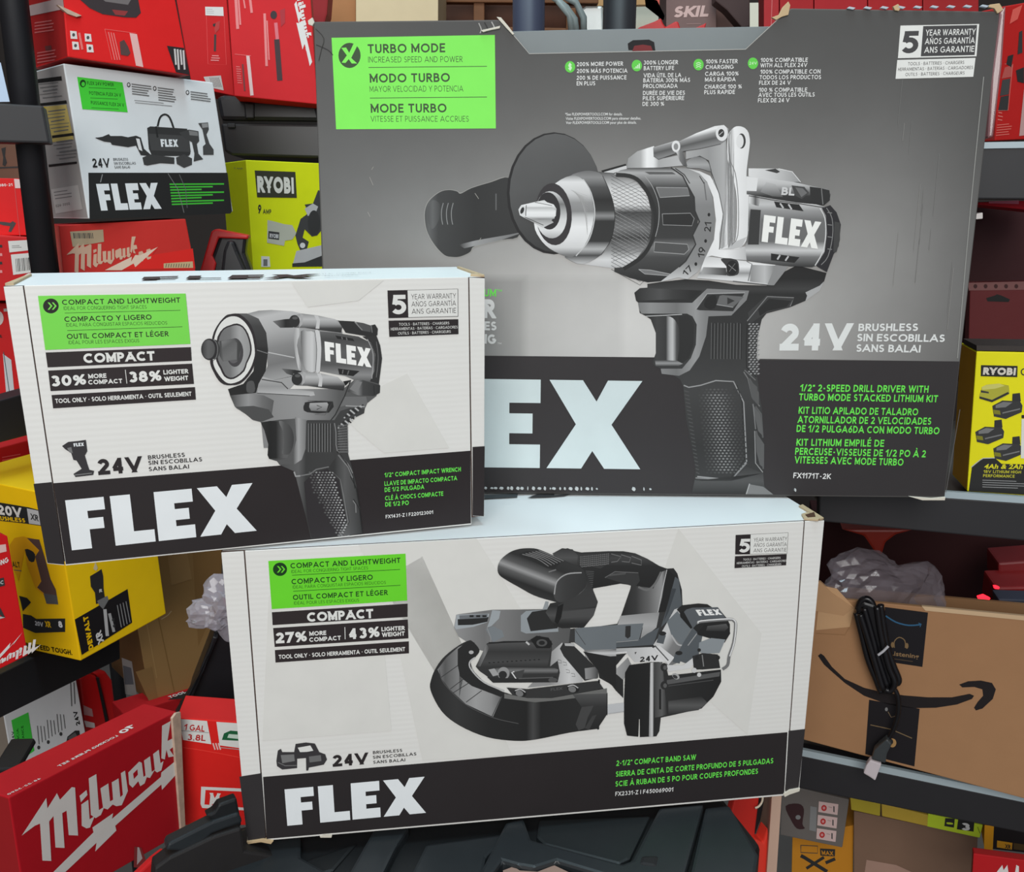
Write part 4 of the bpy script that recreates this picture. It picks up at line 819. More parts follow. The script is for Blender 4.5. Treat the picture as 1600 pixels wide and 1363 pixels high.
# front dark ring
p.poly('355,150 430,150 520,190 580,300 595,440 575,600 520,700 500,770 300,790 285,740 400,700 480,600 500,440 470,260', tone((0, 150), (0, 790), (0, 96), (20, 66), (50, 54), (56, 44), (120, 40)))
p.line('505,435 590,462', 6, 120); p.poly('430,690 480,680 490,760 430,765', 84, 3)
p.poly('260,170 300,155 345,150 380,160 430,200 470,260 500,360 505,470 480,570 430,650 370,700 310,710 250,705 205,670 165,600 142,540 145,480 160,330 200,240', (48, 44, 46), 3)
p.poly('270,185 330,172 380,190 430,240 470,320 490,430 485,500 450,590 390,665 320,695 270,690 225,650 180,580 165,520 170,400 180,320 215,240', PAPER, 3)
p.poly('245,265 300,240 350,228 400,250 440,310 465,400 462,470 430,540 410,600 350,650 300,665 250,640 220,580 190,520 185,430 200,330', (48, 44, 46), 2)
p.poly('250,275 300,252 350,242 395,262 430,320 452,400 450,465 420,535 400,590 345,638 300,652 260,628 232,570 205,515 200,430 215,335', tone((200, 0), (450, 0), (0, 110), (20, 118), (34, 165), (50, 150)), 2)
p.ell(335, 455, 66, 112, (70, 68, 70)); p.ell(325, 450, 52, 90, (96, 94, 96))
p.poly('215,365 330,345 385,380 365,520 330,515 240,525 215,480', tone((215, 0), (385, 0), (0, 64), (8, 112), (20, 98), (30, 66))); p.poly('230,365 330,358 352,380 350,512 245,515', tone((230, 360), (350, 515), (0, 128), (12, 96), (26, 110)))
p.ell(178, 432, 38, 78, 60); p.ell(135, 430, 64, 84, (44, 42, 44)); p.ell(128, 430, 52, 74, tone((80, 0), (180, 0), (0, 58), (9, 98), (20, 84)))
p.line('165,352 190,380 200,430 190,490 165,520', 5, 120, 4)
# switch
p.poly('870,890 880,855 905,840 1100,835 1070,925 900,922', 46, 2); p.poly('920,850 1055,845 1065,860 1050,915 930,910 915,880', tone((0, 845), (0, 915), (0, 172), (14, 120))); p.line('975,868 1015,882 975,900', 6, 52)
p.line('905,830 1100,838 1040,942 960,938', 4, 90); p.line('1240,670 1190,800 1120,940 1080,990', 8, 50)
# trigger area and grip (second crop)
p.view(380, 640, 4.2105)
p.poly('115,85 150,80 240,68 340,60 420,70 600,70 640,10 700,-10 800,-5 795,25 700,70 685,110 690,290 720,400 745,500 765,620 785,815 445,850 420,740 380,580 345,440 340,410 240,365 222,340 170,325 160,300 165,230 140,140', tone((110, 0), (790, 0), (0, 46), (60, 96), (72, 60), (110, 64), (150, 66)))
p.poly('340,50 420,70 425,120 410,260 385,330 340,360 240,362 225,335 290,320 330,280 350,200 345,110', tone((330, 0), (425, 0), (0, 90), (8, 166), (14, 142), (22, 110)), 0)
p.poly('115,85 180,75 240,80 270,150 268,230 255,290 300,300 290,320 170,325 160,300 165,230 140,140', tone((115, 0), (300, 0), (0, 48), (14, 36), (24, 40), (36, 96)), 0)
p.poly('235,75 300,100 330,160 330,230 305,290 255,290 268,230 262,150', tone((235, 0), (330, 0), (0, 120), (8, 88), (22, 64)), 3)
p.poly('415,75 580,85 600,130 580,290 425,285 410,250', 66)
for k in range(9): p.line([(430+k*18, 92), (430+k*18, 280)], 6, 112); p.line([(438+k*18, 92), (438+k*18, 280)], 5, 36)
for r in range(9):
    for c_ in range(6):
        x, y = 700-r*10+c_*16-(c_*0), 5+r*12-c_*7+(18 if r > 4 else 0)
        if x < 790: p.poly([(x, y), (x+8, y-5), (x+13, y+2), (x+5, y+7)], 185 if c_ % 2 == r % 2 else 44)
for r in range(11): p.line([(622, 110+r*17), (690, 100+r*18)], 4, 128); p.line([(625+r*6, 100), (640+r*5, 285)], 2, 100)
p.line('600,90 610,150 618,270 690,360 720,420', 7, 128, 3)
p.line('335,410 345,440 375,437', 10, 160); p.line('375,437 440,425 480,395 560,378 640,460 690,740 630,838', 8, 120)
p.poly('455,420 555,390 630,470 675,730 620,830 450,845 425,740 400,480', (50, 47, 49))
for r in range(26):
    for c_ in range(12):
        x, y = 415+c_*22+(r % 2)*11+r*3.6, 415+r*16.5
        if x > 600+r*3.8 or (c_ < 1.0+max(0, r-8)*.22) or y > 838: continue
        p.poly([(x-8, y+1), (x, y-6), (x+9, y-1), (x+2, y+6)], 150+28*math.sin(c_) if c_ > 2+r*.1 else 96)
p.poly('560,385 640,460 700,740 650,835 780,815 760,640 735,500 700,380 620,290 600,330', tone((600, 0), (790, 0), (0, 56), (16, 92), (34, 70), (45, 50)))
for a in ('618,275 680,350 725,455 735,520', '705,440 745,520 765,640', '725,590 765,655 785,815'): p.line(a, 5, 40)
for a in ('625,300 690,380 720,450', '722,600 740,625 742,680'): p.line(a, 5, 140)
p.build('product_picture', wrench, 'printed picture of a grey and black impact wrench')
# raw corrugated edges at the lid corners
def top_bit(F, pts, root, m=KRAFT): prism('raw_board_edge', F, pts, 0.0018, 0.0, m, root, 0.0003)
top_bit(ITF, '8,446.6 22,446 50,431.5 46,431.5', wrench); top_bit(ITF, '714,419.5 718,419.5 757,432.6 750,432.8', wrench); top_bit(ITF, '735,432 757,433.2 750,431 738,430.6', wrench)
top_bit(STF, '1252,806 1262,803 1282,812 1278,815 1256,813', saw); top_bit(STF, '1248,793 1254,791 1287,812 1282,814', saw)
prism('flap_pocket', STF, '1258,808 1272,804 1274,811 1262,812', 0.0022, 0, mat('pocket_brown', (74, 46, 28), .9), saw)
prism('crushed_corner', SF, '1222,1238 1232,1232 1248,1229 1247,1234 1232,1239 1224,1243', 0.003, 0, TORN, saw, .0003); prism('crushed_corner', SF, '386,1312 400,1310 412,1308 428,1311 424,1316 408,1313 388,1316', 0.003, 0, TORNK, saw, .0003)
prism('crushed_corner', SF, '500,1304 506,1302 519,1302 518,1306 501,1306', 0.0028, 0, TORN, saw)

# ================================================================== steel shelving
STEEL = mat('black_steel', (30, 30, 34), 0.5, noise=0.15, scale=30)
STEELD = mat('black_steel_beam', (34, 33, 36), 0.55, noise=0.1, scale=40)
LIP = mat('lit_lip_tone', (168, 182, 188), 0.35)  # light on the top lip of the black shelf, put into the colour
DECK = mat('shelf_deck', (86, 80, 74), 0.8, noise=0.12, scale=20)
def beam(F, q, depth, root, name='front_beam', m=STEELD):
    q = P2(q); P = [F.to(*a) for a in q]; B = [a-F.n*depth for a in P]; return hexa(name, P+B, root, [m], None, 0.0015)
def post(name, x0, y0, Y, r, z0, z1, root, m=STEEL):
    a = at(x0, y0, Y); return tube(name, [(a.x, a.y, z0), (a.x, a.y, z1)], r, m, root, 16)
ls = thing('shelving_unit', 'black steel shelving unit with round posts at the left, loaded with red and yellow boxes', 'shelf', (-.62, 1.2, 0))
LF = face_at(100, 1070, .98, 74)                       # front plane of the left unit
post('post', 56, 300, .97, .0135, 1.12, 2.3, ls);
post('post', 187, 1090, 1.50, .011, 0, 1.2, ls)
TFc = face_at(40, 200, .93, 20)
hexa('shelf_bracket', (lambda P: P+[a-TFc.n*.03 for a in P])([TFc.to(*q) for q in P2('-60,158 67,165 78,224 -60,221')]), ls, [STEELD], None, .002)
prism('clip', TFc, '40,48 50,46 54,55 46,62', .002, .012, STEEL, ls) if 0 else None
def shelf_board(F, q, depth, root, lip=None):
    beam(F, q, .03, root); Q = P2(q); a, b = F.to(*Q[0]), F.to(*Q[1]); i = F.n*depth; z = Vector((0, 0, .006)); zz = Vector((0, 0, .02))
    hexa('shelf_deck', [a-z-F.n*.03, b-z-F.n*.03, b-zz-F.n*.03, a-zz-F.n*.03, a-z-i, b-z-i, b-zz-i, a-zz-i], root, [DECK], None, 0)
LM = face_at(20, 650, 1.02, 66)
beam(LM, '-90,652 140,586 140,655 -90,716', .03, ls)
LL = face_at(100, 1060, 1.02, 74)
beam(LL, '-60,1083 48,1018 182,958 182,1020 112,1060 -60,1150', .03, ls) if 0 else beam(LL, '-60,1083 186,962 188,1030 -60,1152', .03, ls)

rs = thing('shelving_unit', 'black steel shelving unit with lit-coloured lip edges on the right, behind the big charcoal carton', 'shelf', (.55, 1.05, 0))
RU = face_at(1560, 260, .95, -13); RM = face_at(1476, 776, .865, -13); RL = face_at(1254, 1180, .98, -20)
def shelf_r(F, lipq, beamq, depth):
    shelf_board(F, beamq, depth, rs)
    prism('lip_strip', F, lipq, .001, .004, LIP, rs)
shelf_r(RU, '1500,223 1680,220 1680,230 1500,233', '1500,233 1680,230 1680,312 1500,311', .32)
shelf_r(RM, '1280,754 1680,782 1680,792 1280,764', '1280,764 1680,792 1680,853 1280,815', .40)
shelf_r(RL, '1200,1160 1700,1264 1700,1274 1200,1170', '1200,1170 1700,1274 1700,1322 1200,1222', .34)
RB = face_at(1500, 700, 1.35, -13)
post('post', 968, 20, 1.30, .0215, 0, 2.3, rs); post('post', 826, 20, 1.26, .0205, 0, 2.3, rs, mat('navy_steel', (52, 56, 74), .45))

# ================================================================== helpers for boxes on the shelves
def lines(p, x0, y0, x1, y1, n, h, col, dx=0, step=None, seed=1):
    """small print too fine to read: a few short bars, as in the photograph"""
    rnd = random.Random(seed); step = step or (h*1.9)
    for i in range(n):
        f = rnd.uniform(.72, 1); p.poly([(x0+dx*i, y0+i*step), (x0+dx*i+(x1-x0)*f, y0+i*step+(y1-y0)*f), (x0+dx*i+(x1-x0)*f, y0+i*step+(y1-y0)*f+h), (x0+dx*i, y0+i*step+h)], col)
RED, REDD, WH = (214, 30, 34), (178, 22, 28), (232, 228, 224)
GRED = 'red tool cartons on the shelves'
LOGO = [
 '100,1195 213,1022 218,1070 262,1000 276,1030 330,972 345,974 359,1195 316,1193 306,1080 286,1092 297,1252 255,1250 246,1105 226,1130 236,1312 195,1310 184,1140 160,1150',
 '366,1012 398,985 402,1008 372,1042',
 '374,1052 406,1030 412,1120 436,1105 414,1158 398,1162 376,1150',
 '408,932 443,912 455,1078 480,1062 464,1100 440,1115 418,1100',
 '462,978 498,955 506,1038 520,1030 514,950 545,932 553,1018 565,1008 556,908 575,896 588,990 560,1055 535,1060 518,1052 495,1075 474,1068',
 '590,905 640,855 652,860 660,925 680,912 665,955 645,968 636,945 610,975 594,960',
 '662,850 690,830 698,902 712,892 704,820 730,800 738,862 752,852 742,895 722,905 710,895 690,930 670,925',
 '745,690 785,668 770,760 800,745 812,775 780,800 800,830 775,835 765,800 758,845 742,840',
 '245,1363 430,1180 425,1158 520,1092 515,1118 740,925 742,905 815,845 818,905 745,985 742,960 530,1150 535,1172 438,1268 444,1228 300,1363',
 '828,800 862,772 884,790 868,822 846,838 850,860 884,838 880,862 850,888 830,875', '905,738 940,710 960,728 945,760 922,776 928,798 960,776 956,800 926,826 908,812']
def logo(p, fn, bg, col=WH, word=True, bolt_=True, holes=True):
    """the slanting brush script and its bolt, laid into the view through fn(x, y)"""
    for k, q in enumerate(LOGO):
        if k == 8 and not bolt_: continue
        if k in (9, 10) and not word: continue
        p.poly([fn(*v) for v in P2(q)], col)
def slant(o, ex, ey):                   # along the foot line of the word and straight up from it
    return lambda x, y: (o[0]+(x-395)*ex[0]+(1160-y-.82*(x-395))*ey[0], o[1]+(x-395)*ex[1]+(1160-y-.82*(x-395))*ey[1])
# ---------------- lower left: the long red locking pliers carton
F = face_at(60, 1250, .74, 68)
F = Face(F.o, F.u, F.n)
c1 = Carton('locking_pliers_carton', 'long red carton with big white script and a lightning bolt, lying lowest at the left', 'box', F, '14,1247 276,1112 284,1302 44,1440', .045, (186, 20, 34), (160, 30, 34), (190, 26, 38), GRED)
p = c1.pr().view(0, 900, 2.943)
logo(p, lambda x, y: (x, y), None, WH, False)
p.poly('612,910 632,890 634,915 616,935', (186, 20, 34)); p.poly('618,1245 650,1250 672,1310 640,1345 615,1340', (150, 60, 60)); p.poly('632,1248 640,1250 655,1300 630,1330', (205, 190, 190))
p.build('script_lettering', c1.root, 'white script lettering and lightning bolt')
p = c1.pr('top').view(0, 900, 2.943)
p.text('10', 630, 690, 568, 728, -30, WH, .05); p.text('LOCKING PLIERS SET', 545, 738, 275, 880, -13, WH, .04); p.text('48-22-3690', 190, 935, 40, 1010, -10, WH, .03)
p.build('top_lettering', c1.root, 'white lettering on the narrow top')
prism('torn_end', F, '266,1122 272,1114 279,1112 287,1300 280,1298', .003, .0, mat('torn_carton_end', (196, 170, 150), .9, noise=.35, scale=120), c1.root, .0005)

# ---------------- red gallon vacuum carton
F = face_at(330, 1200, .93, 8)
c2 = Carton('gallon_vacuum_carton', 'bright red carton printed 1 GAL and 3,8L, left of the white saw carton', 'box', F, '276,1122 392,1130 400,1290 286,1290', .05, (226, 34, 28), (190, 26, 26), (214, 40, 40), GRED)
p = c2.pr().view(0, 900, 2.943)
p.poly('820,658 952,668 972,775 842,755', PAPER); p.poly('995,672 1120,680 1120,795 1010,780', PAPER); p.line('832,712 960,722', 3, 150)
p.text('1 GAL', 845, 708, 940, 717, 28, (190, 40, 40), .04); p.text('3,8L', 862, 755, 945, 760, 28, (190, 40, 40), .04)
p.poly('1020,755 1030,725 1060,712 1110,716 1110,760', (30, 98, 60), 0); p.poly('1045,745 1052,728 1110,732 1110,752', (200, 220, 205)); p.line('1012,790 1110,800', 3, 170)
for x in (985, 998, 1010): p.line([(x-6, 770), (x+4, 800)], 6, (230, 200, 195))
p.line('842,790 900,798 1000,815 1100,835', 3, (246, 70, 60))
p.poly('925,970 1140,980 1140,1080 930,1068 922,1050', PAPER, 0); p.poly('945,985 1140,994 1140,1068 940,1052', (226, 34, 28)); p.text('M', 958, 1052, 1010, 1055, 55, PAPER, .08)
p.build('front_print', c2.root)
prism('torn_corner', c2.F, '262,1120 274,1112 282,1116 276,1128 284,1160 280,1168', .006, 0, mat('torn_carton_end', None), c2.root)

# ---------------- small white tool carton stood on end, red clamshell case
F = face_at(70, 1150, 1.12, 60)
c3 = Carton('multi_tool_carton', 'small white tool carton with green label on end on the lowest left shelf', 'box', F, '6,1118 118,1057 136,1160 26,1232', .10, (222, 224, 226), (140, 128, 116), (196, 184, 164), 'small cartons on the lowest left shelf')
p = c3.pr().view(0, 900, 2.943)
p.poly('52,665 130,628 158,805 85,855', (70, 205, 70)); 
for k, t in enumerate(('FLEX 24V', 'POTENCIA', 'PUISSANCE')): p.text(t, 72+k*22, 826-k*12, 62+k*22, 712-k*12, 11, (26, 80, 30), .03)
p.ell(92, 835, 12, 14, (26, 60, 30)); p.ell(92, 835, 6, 8, (70, 205, 70))
for k in range(9): p.line([(180+k*15, 775-k*9), (172+k*15, 690-k*9+(k % 3)*10)], 4, 110)
for x, y in ((178, 790), (222, 765), (280, 728)): p.ell(x, y, 7, 9, 70)
p.text('24V', 368, 682, 352, 615, 20, 40, .05); p.line('330,600 325,490', 5, 110); p.line('345,590 340,490', 5, 110)
p.poly('160,865 200,845 240,850 260,815 300,790 310,740 345,712 365,712 372,770 380,795 300,830 200,875', 48); p.poly('310,745 345,720 360,745 330,770', 100)
p.build('front_print', c3.root)
RC = mat('red_plastic', (200, 24, 26), .4); 
F = face_at(150, 1090, 1.22, 60)
cc = thing('tool_case', 'red hard plastic case split by a black gap, right of the small white carton', 'case', F.to(150, 1160))
prism('shell', F, '124,1062 133,1052 150,1056 160,1080 170,1145 136,1166', 0, .07, RC, cc, .003); prism('shell', F, '152,1054 168,1050 178,1064 186,1130 176,1140 163,1082', -.004, .07, RC, cc, .003)
prism('label', F, '130,1102 143,1108 145,1120 131,1117', .001, 0, mat('grey_label', (196, 150, 150), .5), cc); prism('label', F, '131,1126 147,1130 148,1138 134,1136', .001, 0, mat('white_label', (228, 222, 220), .5), cc)
prism('hinge_gap', F, '150,1060 154,1059 172,1143 168,1146', .001, .01, mat('gap_black', (20, 18, 20), .7), cc)
prism('dark_clip', face_at(20, 1200, .80, 10), '-10,1198 28,1197 32,1204 22,1214 -10,1220', .004, .05, mat('gap_black', None), None, .002)
o = bpy.data.objects['dark_clip']; o.name = 'rubber_tool'; tag(o, 'black rubber tool end lying on the long red carton at the left edge', 'tool')

# ---------------- kraft carton, its tape, parcel film, dark tote
F = face_at(230, 1000, 1.22, 42)
c4 = Carton('taped_kraft_carton', 'plain brown taped carton standing between the yellow box and the white saw carton', 'box', F, '196,872 352,820 330,1062 236,1104', .16, (158, 122, 76), (132, 98, 58), (150, 116, 74))
p = c4.pr(); p.poly('212,1050 238,1042 248,1098 236,1103', (146, 112, 70)); p.poly('262,868 292,860 300,905 268,915', (168, 132, 86)); p.line('240,930 276,1098', 1.6, (140, 106, 62)); p.line('222,935 245,1060', 1.4, (176, 140, 92)); p.poly('300,850 348,835 345,930 310,1010', (146, 110, 66)); p.line('268,955 262,962 252,968', 1.4, (196, 170, 130)); p.build('packing_tape', c4.root)
p = c4.pr('left'); p.poly('190,1028 206,1034 214,1088 196,1085', (196, 196, 192)); p.poly('192,1040 205,1044 209,1070 195,1070', (120, 124, 132)); p.build('shipping_label', c4.root)
F5 = face_at(240, 1100, 1.2, 42)
c5 = Carton('flat_red_carton', 'flat red carton lying under the taped brown carton', 'box', F5, '194,1118 330,1076 322,1114 200,1162', .05, REDD, REDD, (206, 34, 40), GRED)
p = c5.pr('top'); p.poly('262,1094 280,1084 300,1078 284,1092', 46); p.text('TOOL', 266, 1092, 292, 1083, 5, WH, .05); p.build('top_print', c5.root)
F = face_at(340, 1060, 1.08, 12)
tt = thing('black_tote', 'black plastic tote with a slanting rim, behind the red gallon carton', 'tote', F.to(330, 1128))
TB = mat('black_plastic', (26, 26, 30), .38, noise=.1, scale=60)
prism('side_wall', F, '336,985 380,960 384,1125 285,1118', 0, .1, TB, tt, .003); prism('rim', F, '318,1040 334,988 342,990 300,1090 282,1118 272,1116', .012, .01, TB, tt, .002); prism('base_lip', F, '278,1106 300,1100 388,1108 388,1128 284,1122', .014, .02, TB, tt, .002)
prism('size_mark', F, '284,1107 289,1105 291,1108 288,1112 285,1111', .0155, 0, mat('white_label', None), tt)

def crumple(name, label, cat, ctr, rad, m, seed, sc_=(1, 1, 1), amp=.35):
    bm = bmesh.new(); bmesh.ops.create_icosphere(bm, subdivisions=4, radius=rad); rnd = random.Random(seed)
    from mathutils import noise
    for v in bm.verts:
        d = v.co.normalized(); a = 1+amp*(1.2*noise.noise(d*1.6+Vector((seed, 0, 0)))-.55*abs(noise.noise(d*3.2+Vector((0, seed, 0))))+.22*abs(noise.noise(d*9+Vector((0, 0, seed)))))
        v.co = Vector((d.x*sc_[0], d.y*sc_[1], d.z*sc_[2]))*rad*a
    me = bpy.data.meshes.new(name); bm.to_mesh(me); bm.free()
    for f in me.polygons: f.use_smooth = False
    o = link(name, me, None, [m]); o.location = ctr; return tag(o, label, cat)
def film_mat(name, tint, alpha):
    m = mat(name, tint, .12, alpha=alpha); m.node_tree.nodes['Principled BSDF'].inputs['Specular IOR Level'].default_value = .9; return m
crumple('plastic_bag', 'crumpled clear plastic film poking out left of the white saw carton', 'plastic bag', face_at(340, 945, 1.09, 0).to(350, 953), .030, film_mat('clear_film', (205, 200, 212), .55), 4, (1.25, .7, 1.15), .6)

# ---------------- yellow carton with two printed faces
F = face_at(126, 1000, .95, -22)
YEL = (246, 196, 10)
c6 = Carton('yellow_saw_kit_carton', 'tall yellow carton printed 20V, its corner turned to the camera', 'box', F, '-70,742 84,774 126,1033 -60,991', .135, YEL, (250, 206, 14), (240, 196, 24))
p = c6.pr().view(0, 560, 3.0975)
p.poly('-20,695 140,722 188,735 200,812 120,800 -20,785', 42); p.text('20V', -6, 755, 112, 772, 48, (225, 220, 212), .06); p.text('BRUSHLESS', -30, 780, 125, 795, 20, YEL, .05); p.poly('130,727 185,738 196,808 140,800', 190); p.text('XR', 150, 780, 190, 790, 30, 60, .05)
p.poly('45,905 70,870 110,862 190,880 200,960 230,1080 280,1190 230,1192 215,1150 170,1110 130,1000 120,930 90,1080 60,1000', (224, 160, 20)); p.poly('120,925 150,930 170,950 165,985 140,980', 46, 2); p.poly('130,870 190,878 215,960 245,1070 270,1120 275,1150 215,1140 180,1110 200,1080 170,960 190,930', (92, 70, 64)); p.poly('210,1138 275,1148 282,1192 225,1188', 90)
p.text('ALT', 62, 1010, 100, 1014, 28, (70, 56, 20), .05); p.line('68,1025 104,1030', 4, 90); p.poly('92,1150 130,1160 150,1182 110,1225 100,1180', 40)
p.poly('110,1238 150,1245 175,1262 315,1260 315,1325 170,1330 112,1305', 44, 0); p.text('20V', 172, 1292, 212, 1300, 22, 220, .05); p.text('XR', 222, 1300, 250, 1304, 30, YEL, .05); p.text('8', 286, 1302, 306, 1305, 32, 230, .06)
p.view(0, 620, 3.1); p.text('GUARANTEED TOUGH.', 70, 1205, 352, 1252, 24, (60, 46, 10), .05); p.build('front_print', c6.root)
p = c6.pr('right').view(0, 620, 3.1)
p.poly('362,1080 618,932 640,1095 396,1252', (30, 28, 30)); p.text('DEWALT', 452, 1218, 424, 1058, 26, YEL, .07); p.text('XR', 503, 1185, 487, 1128, 34, (220, 220, 218), .06)
p.line('508,1030 520,1160', 16, 190); p.line('530,1050 552,1140', 14, 170); p.text('44', 560, 1120, 552, 1070, 14, 60, .04)
for k in range(4): p.line([(568+k*14, 1010-k*6), (588+k*14, 1118-k*8)], 4, 150)
p.poly('436,870 470,850 492,835 500,870 502,930 510,990 465,1005 460,950 440,920', (48, 46, 48)); p.poly('470,990 520,965 526,985 500,1030 480,1010', 120); p.poly('452,835 462,800 474,830 466,845', (220, 205, 160)); p.text('R', 480, 950, 495, 945, 16, 210, .05)
p.build('side_print', c6.root, 'black slanted panel with rotated yellow and white lettering')

F = face_at(0, 950, .86, 50)
c7 = Carton('red_pouch_carton', 'worn red carton with upside-down script at the left edge in front of the yellow one', 'box', F, '-60,812 12,838 44,1024 -60,1075', .04, (214, 26, 30), REDD, REDD, GRED)
p = c7.pr().view(0, 560, 3.0975)
p.text('LONG', -30, 1018, 42, 985, 24, WH, .05, .2); p.poly('-10,905 28,900 32,935 -10,945', (232, 190, 186)); p.poly('-20,1070 18,1062 24,1100 -20,1112', 60); p.text('DC', -12, 1098, 16, 1092, 18, 200, .04)
p.poly('-20,1170 -20,1218 8,1250 26,1258 10,1225', 60); p.poly('-10,1265 0,1250 25,1255 0,1262', 190)
p.view(0, 900, 2.943); logo(p, slant((98, 330), (-.34, .20), (-.05, .22)), None, WH, False, False); p.poly('-10,372 48,308 44,328 102,262 60,318 66,306 0,378', WH)
p.build('front_print', c7.root)
F = face_at(20, 740, 1.1, 60)
c8 = Carton('red_drill_carton', 'red carton on top of the yellow one, half hidden by the white wrench carton', 'box', F, '-70,718 60,684 76,760 -60,776', .12, (190, 26, 30), (190, 26, 30), (206, 40, 42), GRED)
p = c8.pr().view(0, 560, 3.0975); lines(p, 10, 478, 100, 462, 5, 5, (220, 90, 90), 0, 14, 2); p.line('20,555 150,572', 10, (226, 150, 150)); p.poly('40,590 70,598 110,622 105,632 80,620 50,602', 60); p.build('front_print', c8.root)

# ---------------- behind the post, upper left
F = face_at(10, 400, 1.16, 20)
c9 = Carton('red_barcode_carton', 'red carton with two white barcode labels behind the left post', 'box', F, '-70,364 56,373 76,470 -60,470', .1, (206, 28, 32), (196, 24, 28), (220, 60, 60), GRED)
p = c9.pr().view(0, 240, 3.785)
p.poly('48,518 188,510 194,570 56,585', PAPER); p.poly('64,598 198,586 208,700 78,718', PAPER)
for k in range(11): p.line([(92+k*9.5, 622-k*.8), (98+k*9.5, 700-k*1.2)], 3+k % 3*1.5, 90)
lines(p, 70, 545, 130, 542, 2, 4, 140, 0, 10); 
for k in range(4): p.poly('-20,%d 12,%d 14,%d -20,%d' % (540+k*50, 540+k*50, 556+k*50, 556+k*50), (232, 150, 150) if k % 2 else 50)
p.build('front_print', c9.root)
F = face_at(10, 320, 1.2, 20)
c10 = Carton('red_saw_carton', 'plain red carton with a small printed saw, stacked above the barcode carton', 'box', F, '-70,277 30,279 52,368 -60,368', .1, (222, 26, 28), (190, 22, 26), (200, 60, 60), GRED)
p = c10.pr().view(0, 240, 3.785); p.text('0880-21', -20, 196, 76, 192, 16, WH, .03); p.poly('82,150 120,152 128,205 90,205', (225, 200, 200)); p.line('82,150 118,490', 3, (200, 90, 90)); p.poly('-10,402 30,405 60,410 75,400 95,412 85,430 65,465 50,462 60,430 20,425 -10,415', 70); p.build('front_print', c10.root)
F = face_at(10, 540, 1.2, 20)
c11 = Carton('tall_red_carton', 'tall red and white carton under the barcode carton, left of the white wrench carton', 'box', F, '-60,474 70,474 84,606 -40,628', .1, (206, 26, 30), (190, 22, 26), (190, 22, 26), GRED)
p = c11.pr().view(0, 400, 4); p.ell(-12, 390, 34, 46, (214, 206, 204)); p.poly('22,330 60,328 62,345 24,348', 200); p.poly('18,612 70,650 90,860 40,880', (206, 216, 222)); p.line('22,600 60,860', 5, (70, 96, 100)); p.text('FUEL', -10, 512, 14, 510, 18, 40, .05); p.build('front_print', c11.root)
F = face_at(10, 240, 1.3, 10)
c12 = Carton('dark_brown_carton', 'dark brown carton with a black symbol behind the left post', 'box', F, '-60,216 50,218 50,281 -60,281', .12, (104, 74, 58), (80, 58, 46), (90, 66, 50))
p = c12.pr(); p.poly('2,232 9,230 8,244 11,254 8,260 4,258 5,246', 40); p.line('-20,263 34,261', 2.5, 46); p.build('front_print', c12.root)
F = face_at(5, 120, 1.26, 10)
o = prism('paper_sheet', F, '-40,84 1,98 15,159 -40,160', 0, .001, mat('pale_blue_paper', (196, 216, 240), .6), None); tag(o, 'pale blue paper sheet hanging at the left edge above the shelf bracket', 'paper')

# ---------------- white bag-kit carton, its neighbours on the upper left
F = face_at(140, 345, 1.02, 46)
c13 = Carton('bag_kit_carton', 'white tool bag kit carton in shrink film with a green label, upper left', 'box', F, '99,99 333,129 364,331 138,342', .11, (226, 230, 232), (176, 172, 170), (222, 222, 222), 'tool cartons with the same block lettering', back=0)
p = c13.pr().view(0, 0, 4)
p.poly('552,1080 1422,1080 1450,1320 1440,1335 560,1372 556,1200', 42)
p.poly('482,480 765,515 798,702 515,682', (74, 214, 62)); p.ell(518, 522, 19, 24, (30, 70, 30)); p.ell(520, 526, 11, 14, (74, 214, 62))
dk = (36, 84, 34)
for t, x0, y0, x1, y1, h in (('FLEX 24V POWER', 545, 530, 712, 540, 22), ('POTENCIA FLEX 24 V', 558, 592, 757, 606, 22), ('PUISSANCE FLEX 24 V', 568, 652, 776, 668, 22)): p.text(t, x0, y0, x1, y1, h, dk, .03)
for a, y in ((555, 548), (565, 612), (572, 674)): p.line([(a, y), (a+170, y+8)], 4, (48, 130, 44))
for x, y, n in ((822, 522, 5), (985, 545, 6), (1190, 570, 4)):
    p.ell(x-18, y+8, 11, 15, 70); p.ell(x-18, y+8, 6, 9, 225)
    lines(p, x, y, x+125, y+16, n, 7, 120, 1, 15, x)
lines(p, 840, 625, 1080, 648, 2, 4, 150, 5, 14)
p.flex((600, 1150), (985, 1143), (1010, 1305), (632, 1317))
for k in range(8): p.line([(1060+k*2, 1152+k*18), (1400-(k % 3)*70, 1150+k*17)], 9, (70, 190, 60))
p.text('24V', 580, 1048, 690, 1046, 58, 44, .04)
for t, x0, y0, x1, y1 in (('BRUSHLESS', 708, 1005, 800, 1004), ('SIN ESCOBILLAS', 712, 1030, 848, 1028), ('SANS BALAI', 716, 1054, 812, 1052)): p.text(t, x0, y0, x1, y1, 17, 70, .02)
p.line('985,790 1000,735 1030,715 1060,735 1085,800 1100,850', 12, 52, 3); p.poly('920,800 940,790 1170,805 1190,960 1180,975 950,975 930,930', 58); p.poly('925,835 1180,850 1192,950 945,940', 74); p.line('975,790 985,860', 12, 46); p.flex((1002, 870), (1110, 872), (1115, 918), (1008, 918))
p.poly('592,862 640,855 680,838 690,850 760,850 800,858 850,848 880,860 900,930 940,965 930,975 880,970 850,910 800,920 700,905 690,890 650,885', 56); p.line('600,862 650,868', 6, 60); p.poly('850,865 872,868 890,945 868,935', 228)
p.poly('890,985 940,965 1090,985 1090,1025 1000,1020 920,1035 900,1030', 66); p.poly('1100,985 1150,965 1200,990 1200,1030 1150,1050 1105,1025', 72)
